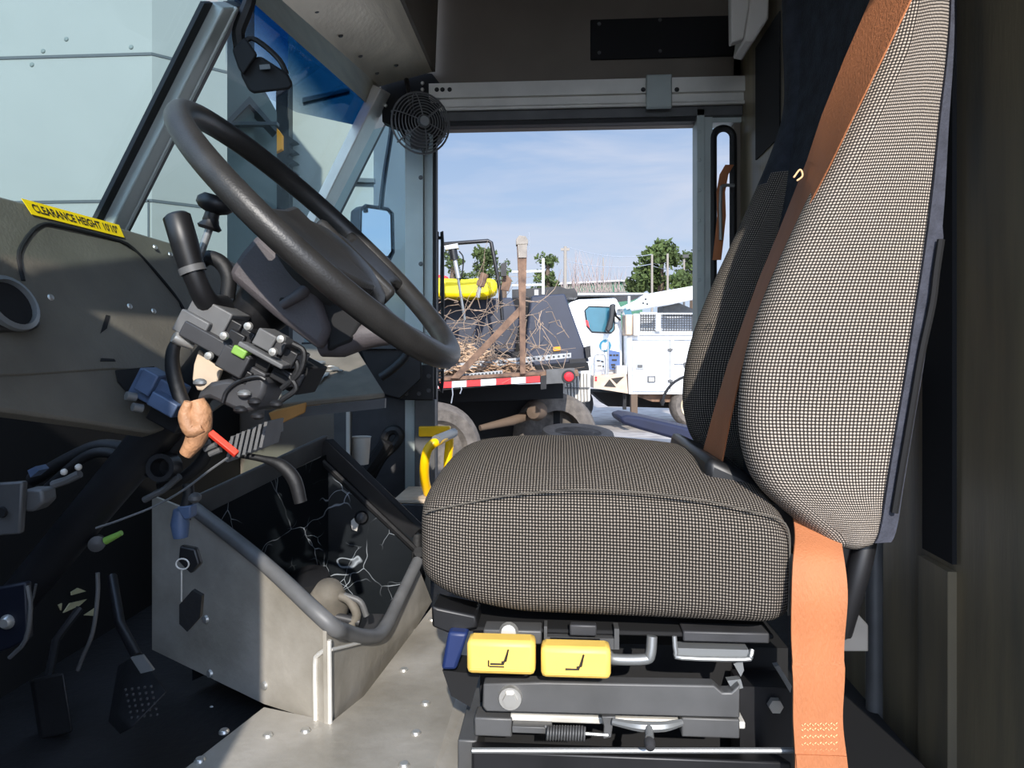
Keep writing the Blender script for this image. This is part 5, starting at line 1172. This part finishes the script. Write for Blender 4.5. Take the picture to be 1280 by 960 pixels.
# --- far background
gbd = thing('green_shed', at(745, 400, 62), 'long low green metal shed with a pale roof edge beyond the trucks', 'building')
b = B(); dp([(640, 368), (700, 355), (776, 351), (803, 354), (803, 430), (640, 430)], 62, 14, b); b.build('wall', 'gbuild', gbd)
dp([(640, 366), (700, 353), (776, 349.6), (803, 352.5), (803, 354.5), (776, 351.6), (700, 355.5), (640, 369)], 61.6, 15).build('roof_edge', 'galv', gbd)
b = B()
for i in range(34): dp([(702 + i * 3, 356), (702.6 + i * 3, 356), (702.6 + i * 3, 366), (702 + i * 3, 366)], 61.9, .1, b)
b.build('siding_ribs', 'pole', gbd)
def tree(name, x, y, rx, ry, d, n, seed, label, conic=False):
    r_ = random.Random(seed); root = at(x, y, d); s_ = d / F
    t = thing(name, V((root.x, root.y, GZ)), label, 'tree', 'trees beyond the yard')
    B().tube([V((root.x, root.y, GZ)), at(x, y + ry * .4, d), at(x + rx * .05, y - ry * .7, d)], [.32, .2, .06], 7).build('trunk', 'bark', t)
    f = B(); cl_ = []
    for i in range(16):
        h = r_.random(); w_ = (1 - .65 * h) if not conic else (1 - .55 * abs(h - .35))
        a = r_.random() * 2 * PI; q = r_.random() ** .5
        cl_.append((V((cos(a) * rx * w_ * q * .8, sin(a) * rx * w_ * q * .8, (h - .5) * 1.7 * ry)), rx * (.22 + .2 * r_.random())))
    for c, cr2 in cl_:
        for k in range(n // 16):
            v = V((r_.gauss(0, 1), r_.gauss(0, 1), r_.gauss(0, .6))); v = v.normalized() * cr2 * r_.random() ** .4
            p = root + (c + v) * s_; a1_ = V((r_.gauss(0, 1), r_.gauss(0, 1), r_.gauss(0, 1))).normalized(); a2_ = a1_.cross(V((r_.gauss(0, 1), r_.gauss(0, 1), r_.gauss(0, 1)))).normalized()
            sz = s_ * rx * .085 * (0.6 + r_.random()); f.add([p - a1_ * sz, p + a2_ * sz * .5, p + a1_ * sz, p - a2_ * sz * .5], [(0, 1, 2, 3)])
    f.build('crown', 'pine', t, smooth=0, fixn=False); return t
tree('pine_tree', 826, 335, 44, 30, 48, 2600, 1, 'broad green pine with open crown, tallest tree right of the green shed')
tree('pine_tree', 866, 338, 26, 24, 52, 1100, 2, 'green pine partly hidden by the right door post')
tree('pine_tree', 604, 333, 26, 26, 50, 1500, 3, 'round green pine framed inside the black bent tube frame')
tree('pine_tree', 684, 342, 24, 25, 50, 1500, 4, 'green pine behind the white tube rack')
tree('pine_tree', 566, 336, 24, 26, 46, 1100, 5, 'green pine behind the hydraulic lift cylinder')
tree('pine_tree', 497, 330, 18, 18, 46, 900, 6, 'green pine seen low in the passenger quarter window beside the mirror')
tree('pine_tree', 630, 342, 16, 18, 54, 700, 7, 'small green pine just left of the rusty stake post')
# bare brush
bb_ = B(); r_ = random.Random(5)
for i in range(150):
    x = r_.uniform(694, 782); p = at(x, 372, 56); pts = [p]; h = r_.uniform(.6, 1.9) * (1.5 if 715 < x < 755 else 1)
    d = V((r_.uniform(-.35, .35), 0, 1))
    for k in range(3): pts.append(pts[-1] + (d + V((r_.uniform(-.25, .25), r_.uniform(-.2, .2), 0))) * h * .45)
    bb_.tube(pts, [.03, .022, .014, .006], 3)
o = bb_.build('bare_bushes', 'bare', None, smooth=0); tag(o, 'thicket of bare leafless bushes behind the green shed', 'bushes', kind='stuff')
def upole(x, y0_, d, label, name='utility_pole', cross=True, r=.09):
    t = thing(name, V((at(x, y0_, d).x, at(x, y0_, d).y, GZ)), label, 'pole', 'poles beyond the trucks'); top = at(x, y0_, d)
    B().tube([V((top.x, top.y, GZ)), top], [r * 1.2, r], 8).build('shaft', 'pole', t)
    if cross: B().box((top.x - .25, top.y - .05, top.z - .25), (top.x + .25, top.y + .05, top.z - .1)).build('crossarm', 'pole', t)
    return top
t1 = upole(706.5, 308, 42, 'pale utility pole at the left end of the wires, behind the hopper'); t2 = upole(815, 318, 46, 'first of two thin pale poles in front of the broad pine', r=.07, cross=False)
t3 = upole(834.5, 317, 46, 'second thin pale pole in front of the broad pine, nearer the door post', r=.07, cross=False)
t4 = upole(855, 322, 50, 'lamp pole with a dark head beside the right door post', 'lamp_pole', False, .07)
lh = B(); lh.box((t4.x - .3, t4.y - .15, t4.z - .02), (t4.x + .3, t4.y + .15, t4.z + .2)); lh.build('lamp_head', 'blackp', bpy.data.objects['lamp_pole'])
for i, (a, c, sag, lb_) in enumerate(((t1, t2, .35, 'pale overhead wire, highest, strung from the left utility pole'), (at(707, 326, 42), at(815, 330, 46), .3, 'pale overhead wire strung below the highest wire'), (at(815, 332, 46), at(855, 334, 50), .2, 'short overhead wire between the thin pole and the lamp pole'))):
    wp_ = [a + (c - a) * (k / 10) - V((0, 0, sag * 4 * (k / 10) * (1 - k / 10))) for k in range(11)]
    o = B().tube(wp_, .022, 5).build('overhead_wire', 'wire', None); tag(o, lb_, 'wire', 'overhead wires')
th_ = thing('telegraph_mast', at(754, 350, 58), 'thin bare mast rising from the bare bushes', 'mast')
B().tube([at(754, 380, 58), at(754, 322, 58)], .05, 6).build('shaft', 'pole', th_)
# ------------------------------------------------------------------ sun and sky
SUND = V((-.14, 1, -.55)).normalized()
sd = bpy.data.lights.new('sun', 'SUN'); so = bpy.data.objects.new('sun', sd); COL.objects.link(so)
sd.energy = 5.2; sd.angle = radians(.6); sd.color = (1, .945, .87)
so.rotation_euler = SUND.to_track_quat('-Z', 'Y').to_euler()
so.location = (1, -4, 3)
w = bpy.data.worlds.new('world'); sc.world = w; w.use_nodes = True; nt = w.node_tree; N = nt.nodes; L = nt.links
bg = N['Background']; bg.inputs[1].default_value = 1.0
tc = N.new('ShaderNodeTexCoord'); sp = N.new('ShaderNodeSeparateXYZ'); L.new(tc.outputs['Generated'], sp.inputs[0])
gr = N.new('ShaderNodeValToRGB'); e = gr.color_ramp.elements
e[0].position = .0; e[0].color = (*lin((196, 214, 234)), 1); e[1].position = .5; e[1].color = (*lin((112, 148, 198)), 1)
x = e.new(.12); x.color = (*lin((178, 198, 224)), 1); x = e.new(.28); x.color = (*lin((150, 176, 212)), 1)
L.new(sp.outputs[2], gr.inputs[0])
mp = N.new('ShaderNodeMapping'); mp.inputs['Scale'].default_value = (1.6, 1.6, 9); L.new(tc.outputs['Generated'], mp.inputs[0])
mp.inputs['Rotation'].default_value = (0, .08, 0)
nz = N.new('ShaderNodeTexNoise'); nz.inputs['Scale'].default_value = 1.6; nz.inputs['Detail'].default_value = 7; nz.inputs['Roughness'].default_value = .55; nz.inputs['Distortion'].default_value = .4
L.new(mp.outputs[0], nz.inputs['Vector'])
cr = N.new('ShaderNodeValToRGB'); cr.color_ramp.elements[0].position = .38; cr.color_ramp.elements[1].position = .62; cr.color_ramp.elements[1].color = (.72, .72, .72, 1)
L.new(nz.outputs['Fac'], cr.inputs[0])
mx = N.new('ShaderNodeMixRGB'); L.new(cr.outputs[0], mx.inputs[0]); L.new(gr.outputs[0], mx.inputs[1]); mx.inputs[2].default_value = (*lin((200, 206, 222)), 1)
# brighter, whiter sky on the sun's side
dv = N.new('ShaderNodeVectorMath'); dv.operation = 'DOT_PRODUCT'; L.new(tc.outputs['Generated'], dv.inputs[0]); dv.inputs[1].default_value = -SUND
r3 = N.new('ShaderNodeMapRange'); r3.inputs[1].default_value = 0; r3.inputs[2].default_value = 1; r3.inputs[3].default_value = 1; r3.inputs[4].default_value = 5; L.new(dv.outputs['Value'], r3.inputs[0])
L.new(r3.outputs[0], bg.inputs[1]); L.new(mx.outputs[0], bg.inputs[0])
vs_ = sc.view_settings; vs_.view_transform = 'Standard'; vs_.look = 'None'; vs_.exposure = .25; vs_.gamma = 1; vs_.use_curve_mapping = False
sc.display_settings.display_device = 'sRGB'
